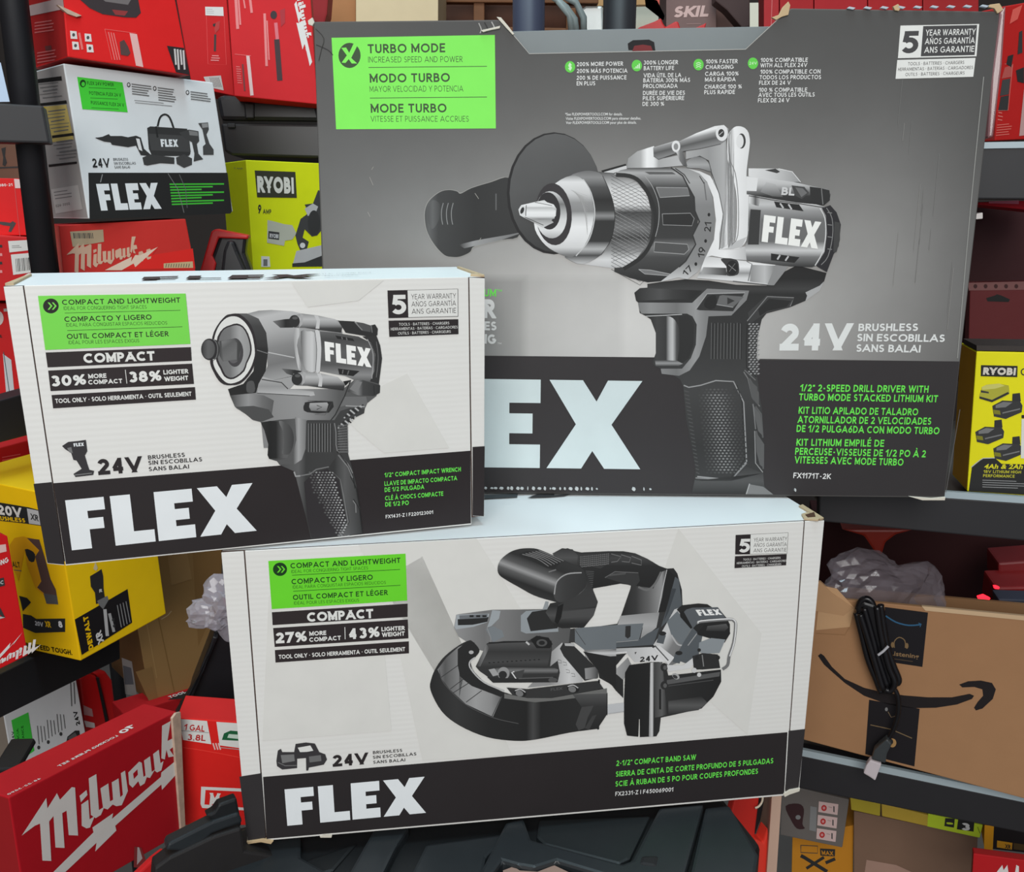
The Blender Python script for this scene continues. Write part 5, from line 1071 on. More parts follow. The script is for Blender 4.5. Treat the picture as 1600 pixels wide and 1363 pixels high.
p.poly('1120,830 1180,810 1240,820 1245,880 1230,900 1240,960 1270,995 1210,1010 1215,960 1200,890 1150,860', 70); p.poly('1180,815 1235,825 1238,850 1185,845', 130)
p.poly('1238,770 1300,765 1305,810 1290,840 1310,900 1335,935 1335,968 1270,968 1268,915 1285,900 1265,810', 76); p.poly('1260,772 1298,770 1300,795 1265,800', 150)
p.line('640,1090 628,1140', 5, 150); p.line('1050,1085 1110,1180 1130,1250 1150,1330', 4, 120); p.line('1120,1090 1160,1180 1170,1300', 4, 100)
p.build('front_print', c13.root)
p = c13.pr('left').view(0, 0, 4.0)
p.vw = (lambda x, y: (x/4.54, y/4.54))
p.poly('245,565 435,540 438,570 250,592', 40); p.poly('270,735 470,712 475,735 290,752', 40); p.poly('320,756 470,742 522,990 362,1010', (222, 200, 120)); p.poly('308,758 322,756 364,1010 352,1008', (232, 200, 40)); p.poly('368,962 520,942 524,962 370,982', 44); p.poly('344,1168 545,1146 545,1162 346,1186', 44)
for k in range(24):
    y = 600+k*24
    if any(abs(y-b) < 20 for b in (735, 755, 965, 985, 1170)): continue
    x = 262+(k*6.5); p.line([(x+(k % 3)*14, y), (x+150-(k % 4)*9, y-16)], 5+(k % 3)*2, 128)
p.build('side_print', c13.root, 'grey spec panel with black bars and a yellow sticker')
pp = c13.pr('left'); pp.poly('80,296 122,289 129,327 87,334', (205, 203, 200)); lines(pp, 84, 300, 112, 296, 3, 1.4, 130, 1, 5); pp.text('024-3000', 88, 324, 110, 320, 4, 90, .02); pp.build('price_sticker', c13.root)
pp = c13.pr('left'); pp.poly('76,296 128,288 138,342 88,356', (50, 46, 46)); pp.lift = 3e-4

F = face_at(180, 60, 1.04, 44)
c14 = Carton('red_charger_kit_carton', 'large red carton lying on the white bag kit carton, top left corner', 'box', F, '96,-30 272,-10 297,118 106,89', .11, (228, 34, 34), (176, 36, 36), RED, GRED)
p = c14.pr().view(0, 0, 4)
p.poly('480,-20 860,-20 880,80 850,110 780,108 640,88 560,50', (64, 56, 58)); p.poly('620,-20 830,-20 800,30 660,10', (120, 112, 112)); p.poly('700,60 800,70 780,98 720,92', (150, 60, 60))
for x, y in ((460, 218), (472, 285), (550, 235), (562, 302)):
    p.poly([(x-22, y-26), (x+18, y-22), (x+24, y+26), (x-18, y+24)], (230, 220, 216)); p.ell(x, y, 9, 11, 80)
p.line('495,205 515,310', 14, (236, 120, 116)); p.line('655,182 700,375', 3, (240, 110, 106)); p.line('655,182 850,208', 3, (240, 110, 106)); p.poly('810,206 856,214 896,420 850,410', (236, 186, 182))
for k in range(3): p.line([(678+k*16, 200+k*3), (718+k*16, 375)], 7, (238, 120, 116))
p.poly('748,262 775,248 800,290 815,330 800,350 755,342', (92, 70, 68)); p.poly('1043,286 1150,300 1185,468 1100,452', (52, 44, 46))
for k in range(4): p.line([(1092+k*18, 305+k*3), (1100+k*18, 405+(k % 2)*30)], 11, (214, 206, 204))
p.build('front_print', c14.root)
p = c14.pr('left'); p.poly('40,10 98,-4 100,14 42,26', (190, 166, 164)); lines(p, 54, 35, 88, 30, 4, 2, (214, 110, 110), 0, 5, 3); lines(p, 58, 82, 94, 76, 4, 2, (214, 110, 110), 0, 5, 4); p.poly('70,72 80,71 81,78 71,79', (120, 60, 60)); p.build('side_print', c14.root)
prism('torn_flap', c14.F, '88,8 102,14 126,25 118,27 104,22 92,12', .003, .001, mat('torn_carton_end', None), c14.root)
F = face_at(320, 80, 1.50, 10)
c15 = Carton('pruner_kit_carton', 'narrow red carton with a small white header label beside the charcoal carton', 'box', F, '270,-30 352,-30 366,150 300,136', .12, (206, 20, 26), RED, RED, GRED)
p = c15.pr().view(0, 0, 4); p.poly('1282,42 1395,44 1398,100 1284,96', PAPER); lines(p, 1290, 55, 1340, 56, 3, 4, 190, 0, 12); p.line('1290,100 1300,400 1415,405 1400,100', 3, (232, 80, 80)); p.line('1345,215 1343,320', 13, 60); p.poly('1330,150 1350,145 1352,165 1332,165', 50); p.poly('1350,140 1375,130 1370,180 1345,210 1340,180', (190, 60, 60)); lines(p, 1325, 345, 1380, 347, 3, 6, (236, 150, 150), -4, 14)
p.poly('1272,480 1380,472 1398,565 1330,550 1290,520', (206, 198, 194))
for k in range(7): p.line([(1310+k*9, 484), (1330+k*9, 545)], 3, 90)
p.build('front_print', c15.root)
F = face_at(430, 80, 1.38, 10)
c16 = Carton('pole_saw_carton', 'wide red carton with white script running down beside the charcoal carton', 'box', F, '354,-30 484,-30 496,163 366,150', .12, (214, 30, 38), RED, RED, GRED)
p = c16.pr().view(250, 0, 3.097)
for x, y0, y1, w_ in ((372, 0, 140, 14), (385, 0, 120, 8), (440, 0, 62, 12), (408, 0, 40, 7), (512, 85, 320, 12), (524, 120, 290, 6)): p.line([(x-6, y0-20), (x+4, y1)], w_, (236, 140, 140))
p.line('565,190 580,390', 26, (70, 52, 56)); p.line('560,110 568,190', 16, (226, 120, 130)); p.ell(550, 72, 16, 20, (60, 50, 54)); p.poly('580,50 605,40 605,110 585,130', (180, 50, 60))
p.line('425,268 445,462', 16, (232, 200, 198)); p.line('362,262 440,270', 3, (236, 110, 110)); p.line('400,310 410,440', 8, (120, 60, 60)); lines(p, 368, 320, 392, 322, 8, 5, (226, 110, 110), 1, 11)
p.poly('650,20 660,5 672,60 690,50 672,110 690,100 736,300 725,320 700,210 690,240 660,110 672,112', WH)
logo(p, slant((668, 20), (.098, .40), (.155, -.02)), None, WH, True, False); p.build('front_print', c16.root, 'pale print with white script down the side')
F = face_at(430, 200, 1.44, 6)
case = thing('drill_case', 'black moulded plastic carry case under the wide red carton', 'case', F.to(430, 250))
prism('lid', F, '338,152 350,148 496,163 502,190 345,188', 0, .16, TB, case, .006); prism('base', F, '344,192 502,194 503,240 500,247 362,243 350,236', -.003, .16, TB, case, .006); prism('rib', F, '382,160 398,162 398,186 384,186', .006, .002, TB, case, .002); prism('latch', F, '356,193 368,193 368,200 356,200', .004, 0, STEEL, case, .001)
prism('seam_strip', F, '346,187 503,190 503,195 347,193', -.006, .15, mat('gap_black', None), case)
F = face_at(390, 330, 1.34, 34)
c17 = Carton('mitre_saw_carton', 'lime yellow mitre saw carton printed 9 AMP, beside the charcoal carton', 'box', F, '384,250 520,256 534,425 396,425', .11, (222, 232, 22), (212, 222, 16), (206, 212, 60))
p = c17.pr().view(250, 0, 3.097)
p.poly('458,825 655,832 662,958 470,955', (62, 62, 50)); p.text('RYOBI', 472, 932, 648, 938, 80, (226, 226, 216), .07)
p.text('9', 474, 1032, 490, 1033, 42, 52, .05); p.text('AMP', 497, 1034, 538, 1036, 22, 52, .03)
p.poly('520,1065 545,1070 600,1085 640,1090 660,1130 640,1160 605,1165 600,1190 518,1175', (190, 192, 176)); p.poly('525,1118 578,1125 576,1162 524,1155', 66); p.text('RYOBI', 530, 1150, 572, 1154, 20, 214, .06)
p.poly('655,1140 680,1060 720,1030 700,990 740,985 765,920 790,930 785,1110 760,1140 735,1145 700,1110 690,1150 720,1170 710,1210 680,1215 665,1180', 70); p.poly('700,1010 740,985 765,1000 750,1040 715,1045', 190); p.ell(745, 1080, 30, 62, 60); p.ell(690, 1188, 13, 13, 220)
p.poly('660,1215 790,1185 790,1290 640,1290', 190); p.poly('640,1275 700,1270 790,1235 790,1290 640,1292', 60); p.poly('490,1240 530,1242 534,1292 490,1292', PAPER); p.rect(500, 1255, 520, 1288, 120)
p.build('front_print', c17.root)
p = c17.pr('left'); p.text('9 AMP', 366, 264, 380, 265, 2.5, 110); p.build('side_print', c17.root)
F = face_at(190, 400, 1.05, 30)
c18 = Carton('dusty_red_carton', 'dusty red carton with tan script and a taped label under the white bag kit carton', 'box', F, '92,352 290,342 306,425 100,440', .11, (196, 44, 38), (214, 90, 80), REDD, GRED)
p = c18.pr().view(0, 240, 3.785)
p.poly('700,686 935,552 900,600 1140,562 1155,680', (218, 38, 32)); p.poly('414,462 610,450 615,522 430,552', (176, 158, 130))
for k in range(12): p.line([(436+k*10, 470), (440+k*10, 502)], 4 if k % 3 else 7, 66)
TAN = (206, 170, 146)
logo(p, slant((560, 668), (.60, -.19), (.05, -.60)), None, TAN, True, False)
p.poly('620,690 780,610 775,640 800,600 828,602 935,552 800,672 790,650 720,690', (222, 196, 176)); p.poly('968,650 1140,638 1142,676 968,678', (196, 170, 130))
for k in range(10): p.line([(985+k*15, 652), (980+k*15, 674)], 4, 80)
p.build('front_print', c18.root)
F = face_at(350, 390, 1.2, 10)
bt = thing('battery_nozzle', 'black and red plastic tool end standing behind the white wrench carton', 'tool part', F.to(345, 425))
prism('red_cover', F, '312,425 330,362 336,358 388,368 388,374 342,372 332,400 338,412 334,430', 0, .03, RC, bt, .002); prism('body', F, '330,404 342,370 385,370 382,396 394,428 332,430', -.004, .035, TB, bt, .004); prism('neck', F, '350,392 356,376 366,376 372,392 388,428 346,428', .008, .01, TB, bt, .004)

# ---------------- top centre, behind the charcoal carton
F = face_at(530, 20, 1.75, 0)
c19 = Carton('tall_brown_carton', 'brown carton showing above the charcoal carton, left of the cream box', 'box', F, '508,-60 556,-60 556,130 508,130', .2, (178, 122, 78), (150, 104, 66))
c20 = Carton('cream_carton', 'cream carton showing above the charcoal carton', 'box', face_at(620, 20, 1.7, 0), '556,-60 685,-60 684,130 556,130', .2, (222, 200, 162), (200, 176, 138))
o = prism('dark_red_bag', face_at(496, 20, 1.6, 0), '478,-20 514,-20 511,22 506,40 488,34', 0, .04, mat('dark_red_cloth', (150, 14, 22), .7), None, .003); tag(o, 'dark red bag wedged behind the wide red carton', 'bag')
WOOD = mat('brown_wood', (120, 74, 40), .7, noise=.35, scale=24)
F = face_at(740, 40, 1.9, 0)
wr = thing('wooden_rack', 'dark brown wooden rack behind the charcoal carton', 'rack', F.to(760, 120))
prism('back_panel', F, '686,-40 935,-40 935,130 686,130', -.05, .1, mat('dark_wood', (84, 46, 28), .8, noise=.4, scale=20), wr)
prism('upright', F, '740,-40 757,-40 757,130 740,130', 0, .03, WOOD, wr, .002); prism('upright', F, '885,12 900,12 900,130 885,130', 0, .03, WOOD, wr, .002); prism('rail', F, '686,-8 935,-10 935,6 686,4', .004, .02, WOOD, wr, .002); prism('rail', F, '686,40 885,44 885,54 686,50', .002, .02, WOOD, wr, .002)
cm = mat('grey_cable', (148, 158, 156), .4)
for k, pts in enumerate(((858, -10, 885, 12, 898, 30, 902, 60), (870, -12, 900, 4, 912, 28, 912, 60), (866, -6, 890, 24, 894, 60))):
    P_ = [face_at(880, 20, 1.62, 0).to(pts[i], pts[i+1]) for i in range(0, len(pts), 2)]
    o = tube('cable', P_, .0055, cm, None, 8); tag(o, ('pale grey cable, leftmost bend of the three hanging above the carton', 'pale grey cable, right-hand bend of the three hanging above the carton', 'pale grey cable, shortest bend of the three hanging above the carton')[k], 'cable', 'grey cables hanging above the charcoal carton')
o = prism('wall_panel', face_at(1060, 20, 2.2, 0), '905,8 1195,4 1195,160 905,160', 0, .04, mat('cream_panel', (240, 234, 214), .7), None); tag(o, 'cream board panel at the back behind the charcoal carton', 'panel')
o = prism('plywood_sheet', face_at(1060, 0, 2.1, 0), '900,-30 1130,-34 1130,4 900,10', 0, .02, mat('plywood', (206, 158, 104), .7, noise=.15, scale=30), None); tag(o, 'strip of orange-brown plywood above the cream panel', 'plywood')
o = prism('clear_jug', face_at(925, 40, 1.905, 0), '908,14 916,9 942,9 944,60 912,60', 0, .05, film_mat('milky_plastic', (206, 210, 206), .8), None, .004); tag(o, 'milky plastic jug left of the black post', 'jug')
F = face_at(1080, 20, 1.55, 0)
c21 = Carton('grey_tool_carton', 'grey brown carton with pale SKIL lettering, seen above the carry notch', 'box', F, '1041,-50 1118,-50 1120,70 1041,70', .08, (128, 104, 100), (90, 70, 68))
p = c21.pr().view(850, 0, 4); p.text('SKIL', 808, 110, 1024, 104, 70, (216, 184, 178), .06, .22); p.line('890,150 980,148', 5, (160, 130, 126)); p.build('brand_lettering', c21.root)
DR = mat('dark_cardboard', (70, 50, 48), .7)
o = prism('dark_carton_flap', face_at(1150, 20, 1.5, 0), '1118,-20 1172,-30 1172,42 1160,44 1136,16 1118,2', 0, .03, DR, None, .002); tag(o, 'dark brown carton flap right of the grey carton', 'flap')
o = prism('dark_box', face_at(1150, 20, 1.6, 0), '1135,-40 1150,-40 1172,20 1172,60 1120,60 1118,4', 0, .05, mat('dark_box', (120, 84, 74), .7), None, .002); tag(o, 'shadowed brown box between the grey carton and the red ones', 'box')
rt = thing('red_grinder', 'bright red tool with angular guards, lying in front of the grey carton', 'power tool', at(1010, 50, 1.45))
F = face_at(1030, 40, 1.45, 0)
prism('guard', F, '994,46 1000,42 1024,33 1033,28 1036,36 1040,42 1056,33 1060,34 1064,46 1064,70 994,70', 0, .04, RC, rt, .003); prism('handle', F, '1082,46 1100,38 1103,36 1100,48 1120,44 1120,70 1080,70', .004, .03, RC, rt, .003)
prism('strut', F, '1010,-10 1030,-4 1042,20 1040,28 1012,6', -.02, .02, mat('gap_black', None), rt, .001); prism('orange_plate', F, '1019,-20 1035,-20 1034,14 1022,4', -.024, .03, mat('orange_red', (214, 80, 60), .5), rt)
for k, (x0, x1, c_, nm) in enumerate(((1193, 1218, (176, 44, 48), 'first'), (1218, 1272, (168, 32, 36), 'second'), (1272, 1356, (172, 34, 40), 'third'), (1356, 1442, (170, 32, 36), 'fourth'), (1442, 1530, (160, 34, 36), 'last'))):
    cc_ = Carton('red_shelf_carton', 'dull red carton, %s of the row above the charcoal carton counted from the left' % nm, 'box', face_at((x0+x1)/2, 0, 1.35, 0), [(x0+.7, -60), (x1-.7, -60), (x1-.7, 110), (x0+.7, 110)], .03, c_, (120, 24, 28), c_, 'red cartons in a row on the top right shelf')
    if k == 0: p = cc_.pr(); p.line([(x0+14, -20), (x0+12, 40)], 1.2, (206, 110, 110)); p.build('printed_line', cc_.root)

# ---------------- upper right
F = face_at(1575, 120, 1.02, 24)
c22 = Carton('red_grinder_kit_carton', 'upright red carton with printed tools at the right edge of the top shelf', 'box', F, '1568,10 1660,-6 1636,216 1555,220', .05, (190, 36, 34), (150, 50, 48), (196, 60, 56), GRED)
p = c22.pr().view(1200, 0, 4)
p.poly('1480,422 1530,405 1520,480 1460,492', (186, 90, 84)); p.poly('1465,500 1515,490 1505,590 1450,600', 74); p.poly('1455,605 1505,595 1500,690 1440,690', 60); p.line('1480,400 1530,400 1500,690 1435,692', 3, (220, 130, 120))
p.poly('1570,200 1590,190 1590,330 1560,340', 60); p.poly('1550,440 1600,420 1600,520 1560,510', 50); p.poly('1500,350 1535,340 1520,420 1490,400', 50); lines(p, 1440, 700, 1470, 705, 3, 6, (226, 130, 120), -2, 22); lines(p, 1432, 780, 1530, 770, 5, 5, (226, 120, 110), -2, 16); p.poly('1600,560 1680,540 1660,840 1570,850', (196, 160, 156)); p.poly('1590,30 1530,60 1510,150 1560,120', (226, 100, 90))
p.build('front_print', c22.root)
o = prism('clear_blister', face_at(1556, 120, .99, -13), '1562,22 1572,8 1566,100 1552,214 1543,216 1549,120', 0, .03, film_mat('smoky_film', (150, 110, 112), .75), None, .002); tag(o, 'smoky clear blister pack edge between the red carton and the charcoal carton', 'blister pack')
F = face_at(1570, 325, 1.02, -13)
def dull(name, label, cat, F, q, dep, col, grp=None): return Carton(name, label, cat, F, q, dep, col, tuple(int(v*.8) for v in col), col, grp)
c23 = dull('red_pouch_pack', 'flat red pack with a pink label tucked right under the top right shelf', 'package', F, '1528,316 1660,312 1660,331 1620,330 1536,322'.split(' ')[0]+' 1660,312 1660,334 1530,320', .1, (206, 30, 44))
p = c23.pr(); p.poly('1545,314.6 1592,313.4 1592,319 1545,317.8', (226, 120, 140)); p.build('pink_label', c23.root)
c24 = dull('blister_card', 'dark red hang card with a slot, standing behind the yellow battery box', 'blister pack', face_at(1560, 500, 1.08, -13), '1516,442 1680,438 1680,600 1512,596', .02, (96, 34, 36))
p = c24.pr(); p.poly('1512,442 1680,438 1680,452 1514,454', (120, 80, 78)); 
for k in range(8): p.ell(1524+k*16, 447.5, 3, 3.4, (60, 30, 30))
p.poly('1541,466 1554,462 1558,460 1565,462 1578,468 1576,472 1543,471', 26); p.build('hang_slot', c24.root)
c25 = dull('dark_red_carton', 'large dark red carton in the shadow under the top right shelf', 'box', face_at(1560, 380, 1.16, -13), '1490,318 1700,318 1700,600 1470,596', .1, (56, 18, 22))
o = prism('white_cap', face_at(1530, 335, .96, 0), '1526,334 1536,332 1536,342 1525,343', 0, .01, mat('white_label', None), None, .001); tag(o, 'small white plastic cap beside the right edge of the charcoal carton', 'cap')
F = face_at(1530, 760, .868, -12)
c26 = Carton('battery_kit_carton', 'yellow battery kit carton printed 4Ah and 2Ah on the middle right shelf', 'box', F, '1526,549 1680,552 1668,780 1511,768', .06, (232, 224, 20), (206, 150, 30), (70, 60, 44))
p = c26.pr().view(1200, 580, 4)
p.poly('1275,600 1320,565 1340,548 1420,545 1460,580 1700,585 1700,780 1255,750', 44); p.line('1270,602 1320,560 1345,545 1425,543', 5, 190)
p.text('4AH & 2AH' if 0 else '4Ah & 2Ah', 1348, 610, 1588, 612, 30, (220, 214, 40), .03, .2); p.text('18V LITHIUM HIGH', 1345, 636, 1580, 640, 18, (200, 194, 50), .03); p.text('PERFORMANCE', 1343, 662, 1540, 666, 18, (200, 194, 50), .03); lines(p, 1340, 680, 1620, 690, 4, 4, 150, 0, 14)
p.view(1200, 280, 4); p.poly('1332,1163 1560,1168 1558,1238 1330,1232', 40); p.text('RYOBI', 1342, 1222, 1545, 1226, 46, (214, 208, 196), .07); p.ell(1600, 1205, 20, 22, 50); p.ell(1600, 1205, 13, 15, (232, 224, 20))
p.view(1200, 580, 4)
def batt(x, y, s_):
    Z = lambda t: [(x+a*s_, y+b*s_) for a, b in P2(t)]
    p.poly(Z('120,0 165,-5 170,45 118,50'), 52); p.poly(Z('0,72 60,40 165,45 180,70 175,110 80,150 10,135'), 58); p.poly(Z('20,68 65,48 120,52 80,80 20,85'), 120); p.poly(Z('5,95 45,100 50,125 10,120'), (130, 126, 40)); p.line(Z('60,115 165,90'), 8, 120)
batt(1402, 142, 1.05); batt(1296, 308, 1.0); batt(1408, 412, 1.0)
p.poly('1322,150 1340,100 1365,85 1440,78 1505,90 1510,140 1470,165 1400,195 1322,170', (176, 172, 60)); p.poly('1335,100 1365,86 1445,78 1480,92 1420,110 1340,118', (206, 202, 110)); p.poly('1330,120 1380,130 1380,140 1330,134', 60); p.poly('1322,158 1400,180 1500,130 1508,142 1400,195 1322,172', 50)
p.poly('1585,300 1700,300 1700,550 1580,545', (222, 222, 214)); p.poly('1585,275 1700,272 1700,298 1585,295', 40)
p.build('front_print', c26.root)
prism('flap_edge', F, '1526,540 1680,542 1680,550 1526,548', .0, .05, mat('dark_flap', (52, 44, 40), .7, noise=.3, scale=120), c26.root)

# ---------------- under the middle shelf: brown smile carton, film, cord, red things in the dark
F = face_at(1258, 1150, .965, -22)
c27 = Carton('brown_parcel_carton', 'open brown parcel carton with a black curved arrow on the lower right shelf', 'box', F, '1244,930 1436,947 1700,973 1700,1275 1232,1150'.replace('1436,947 ', ''), .006, (166, 124, 88), (150, 110, 76), (170, 132, 96), part='front_wall')
PK = carton_mat((150, 112, 78)); Q = c27.P
for n_, A_, B_ in (('side_wall', Q[0], Q[3]), ('side_wall', Q[1], Q[2])):
    s_ = 1 if A_ is Q[0] else -1; d_ = -F.n*.11; t_ = F.u*.004*s_; g = -F.n*.0065
    hexa(n_, [A_+g, A_+t_+g, B_+t_+g, B_+g, A_+d_, A_+t_+d_, B_+t_+d_, B_+d_], c27.root, [PK], None, 0)
d_ = -F.n*.11; hexa('back_wall', [Q[0]+d_-Vector((0, 0, .03)), Q[1]+d_-Vector((0, 0, .03)), Q[2]+d_, Q[3]+d_, Q[0]+d_*1.04-Vector((0, 0, .03)), Q[1]+d_*1.04-Vector((0, 0, .03)), Q[2]+d_*1.04, Q[3]+d_*1.04], c27.root, [PK], None, 0)
prism('torn_flap', F, '1255,905 1282,909 1300,926 1334,950 1318,962 1248,950', .001, .003, carton_mat((186, 146, 108)), c27.root)
p = c27.pr().view(1200, 820, 4)
BK = (34, 29, 30)
p.poly('312,820 330,806 350,820 400,890 480,965 600,1020 700,1045 850,1068 1000,1080 1150,1080 1260,1058 1288,1070 1275,1090 1180,1125 1050,1145 900,1148 750,1125 600,1070 480,990 400,920 350,875', BK); 
p.poly('1195,1000 1250,980 1330,975 1400,990 1424,1030 1405,1090 1340,1150 1300,1162 1288,1145 1310,1110 1345,1070 1340,1030 1290,1015 1215,1018', BK)
p.build('arrow_print', c27.root, 'black curved arrow')
p = c27.pr().view(1200, 820, 4); p.poly('300,660 510,640 540,520 430,400 330,380', (200, 160, 120)); p.line('510,640 480,690 300,680', 4, (150, 112, 76)); p.build('clear_tape_patch', c27.root)
p = c27.pr().view(1200, 820, 4)
p.poly('730,515 1000,550 965,890 800,865 740,770', (28, 26, 30)); p.line('735,570 800,610 880,630 955,625', 9, (50, 96, 130), 3); p.line('940,615 958,622 950,640', 5, (50, 96, 130)); p.line('790,770 790,730 820,705 855,725 858,770', 6, (128, 104, 72), 3); p.ell(778, 752, 10, 18, (128, 104, 72)); p.ell(868, 758, 10, 18, (128, 104, 72))
p.text('Listening', 765, 815, 942, 838, 28, (140, 112, 78), .02); p.line('790,840 905,856', 4, (90, 74, 56)); p.text('prime', 745, 560, 960, 580, 36, (60, 82, 100), .02) if 0 else None
p.build('black_tape', c27.root, 'black printed packing tape'); p = c27.pr().view(1200, 1080, 4); p.poly('632,55 948,112 915,472 608,395', (30, 27, 30)); p.line('640,212 770,240 900,296', 6, (120, 100, 72)); p.line('750,130 770,165 800,155', 4, (130, 110, 84)); p.ell(740, 115, 9, 12, 130); p.ell(778, 325, 24, 28, (170, 132, 84)); p.ell(768, 318, 14, 18, 34)
p.build('black_tape', c27.root, 'wide black printed packing tape')
# open flaps
prism('open_flap', c27.F, '1440,947 1452,948 1700,972 1700,979 1446,954', .001, .003, mat('cut_edge_kraft', (206, 176, 140), .9), c27.root)
crumple('plastic_bag', 'clear glossy film bag bulging out of the open brown parcel carton', 'plastic bag', face_at(1400, 930, 1.0, 0).to(1376, 930), .052, film_mat('dark_clear_film', (150, 140, 148), .34), 9, (1.5, .6, 1.0), .4)
# power cord with its plug
CB = mat('cord_black', (18, 17, 20), .3)
Fc = Face(F.o+F.n*.012, F.u, F.n)
cord = thing('power_cord', 'bundled black power cord hanging down the brown parcel carton with a clear ended plug', 'cord', Fc.to(1380, 1180))
def cpath(s_, off=0.0): return [Fc.to(*q, off) for q in spline(P2(s_), False, 6)]
for k, (s_, off) in enumerate((('1340,952 1345,940 1355,936 1364,945 1366,965 1372,1000 1384,1050 1392,1075', .0), ('1338,958 1346,990 1356,1030 1368,1060 1376,1082', .004), ('1350,950 1360,985 1372,1030 1386,1072', .006), ('1344,960 1352,985 1364,1025 1380,1078', .009), ('1376,945 1380,975 1386,1010 1396,1040 1404,1060 1402,1068 1392,1066', .003), ('1370,948 1376,990 1388,1040 1398,1066 1390,1080 1376,1072', .006))):
    tube('cord_strand', cpath(s_, off), .0034, CB, cord, 8)
tube('cord_tail', cpath('1392,1070 1402,1085 1404,1110 1398,1135 1390,1152 1384,1160', .002), .0026, CB, cord, 8)
prism('bundle_core', Fc, '1336,948 1350,938 1368,944 1378,960 1380,1000 1396,1050 1394,1082 1378,1084 1362,1040 1344,985', .004, .004, CB, cord, .003)
tube('twist_tie', cpath('1372,1024 1380,1018 1388,1010', .012), .0015, mat('silver_tie', (190, 190, 196), .3), cord, 6)
prism('plug_body', Fc, '1386,1148 1394,1156 1386,1172 1384,1186 1362,1180 1366,1166 1374,1158', .010, .002, mat('plug_grey', (58, 62, 64), .35), cord, .002)
prism('prong_cover', Fc, '1360,1182 1378,1188 1368,1215 1358,1208 1349,1203 1354,1190', .008, .002, mat('clear_cap', (206, 196, 200), .2), cord, .002)
# things in the dark
RT = [('1315,828 1430,828 1400,836 1384,848 1378,868 1366,862 1350,838', 'orange red angular tool half hidden under the middle shelf', (150, 40, 24), 1.12), ('1560,880 1700,870 1700,910 1560,915', 'dark red case lying above the parcel carton', (120, 20, 24), 1.15), ('1556,918 1700,915 1700,960 1552,955', 'dark red box with a slate panel above the parcel carton', (140, 22, 24), 1.10)]  # the orange tool is darkened to carry the shade under the shelf
for q, l, c_, Y in RT:
    o = prism('red_tool', face_at(1500, 880, Y, -13), q, 0, .06, mat('dull_red_%d' % int(Y*100), c_, .45), None, .003); tag(o, l, 'tool')
o = prism('slate_panel', face_at(1500, 950, 1.06, -13), '1560,936 1700,940 1700,968 1562,962', 0, .03, mat('slate', (60, 66, 82), .4), None, .002); tag(o, 'slate grey tool housing just above the parcel carton at the right', 'tool')
for k, (x, y, w_, l) in enumerate(((1538, 936, 10, 'larger'), (1558, 919, 4.5, 'smaller'))):
    o = prism('indicator_lamp', face_at(x, y, 1.03, 0), [(x-w_, y-3), (x, y-w_*.6), (x+w_, y-1), (x+w_*.6, y+w_*.5), (x-w_*.7, y+w_*.4)], 0, .004, mat('lamp_glow', (255, 40, 50), .3, emit=(255, 30, 44)), None, .0008); tag(o, '%s glowing red lamp in the dark above the parcel carton' % l, 'indicator lamp')
dull('shadow_red_carton', 'red carton with shade put into its colour, deep under the middle right shelf', 'box', face_at(1450, 880, 1.28, -13), '1270,800 1720,812 1720,1000 1260,960', .06, (46, 12, 14))  # red darkened in the colour itself to stand for shade

# ---------------- bottom right, under the lower shelf
F = face_at(1270, 1280, 1.12, -20)
c30 = Carton('grey_accessory_carton', 'grey carton with three small white warning labels under the lower right shelf', 'box', F, '1222,1226 1327,1250 1316,1325 1219,1305', .1, (112, 106, 102), (150, 140, 128), (110, 104, 100))
p = c30.pr().view(1200, 1080, 4)
for k in range(3):
    y = 690+k*84; x = 318-k*6; p.poly([(x, y), (x+122, y+18), (x+116, y+86), (x-4, y+66)], (214, 186, 182)); p.ell(x+32, y+42, 17, 19, (190, 50, 50)); p.ell(x+32, y+42, 8, 9, (214, 150, 150)); p.poly([(x+90, y+30), (x+98, y+32), (x+98, y+70), (x+90, y+66)], 70); p.line([(x+60, y+34), (x+82, y+40)], 5, (180, 150, 148))
p.poly('265,720 305,728 300,880 258,870', 136); p.poly('110,720 190,705 225,740 215,830 230,860 180,860 140,800', (62, 40, 42), 3); p.ell(188, 790, 16, 14, 130); p.build('front_print', c30.root)
c31 = Carton('orange_yellow_carton', 'amber carton with a dark X mark below the grey accessory carton', 'box', face_at(1280, 1330, 1.17, -20), '1238,1308 1334,1290 1332,1420 1236,1400', .1, (206, 138, 40), (150, 96, 30), (206, 140, 50))
p = c31.pr().view(1200, 1080, 4); p.line('205,1030 225,1040 370,1130', 22, 52); p.line('350,1040 240,1110', 18, 52); p.poly('325,985 420,990 418,1035 328,1030', 52); p.line('205,965 205,1010 310,1015 310,970 205,965', 5, 70); p.text('MAX', 335, 1022, 410, 1028, 26, (206, 138, 40), .05); p.line('360,1075 420,1050', 20, 52); p.build('front_print', c31.root)
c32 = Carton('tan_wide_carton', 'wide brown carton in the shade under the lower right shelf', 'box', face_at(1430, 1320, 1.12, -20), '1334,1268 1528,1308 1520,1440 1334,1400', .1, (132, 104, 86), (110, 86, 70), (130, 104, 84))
p = c32.pr(); p.poly('1354,1344 1400,1352 1440,1370 1350,1370', (176, 142, 126)); p.build('pale_label', c32.root)
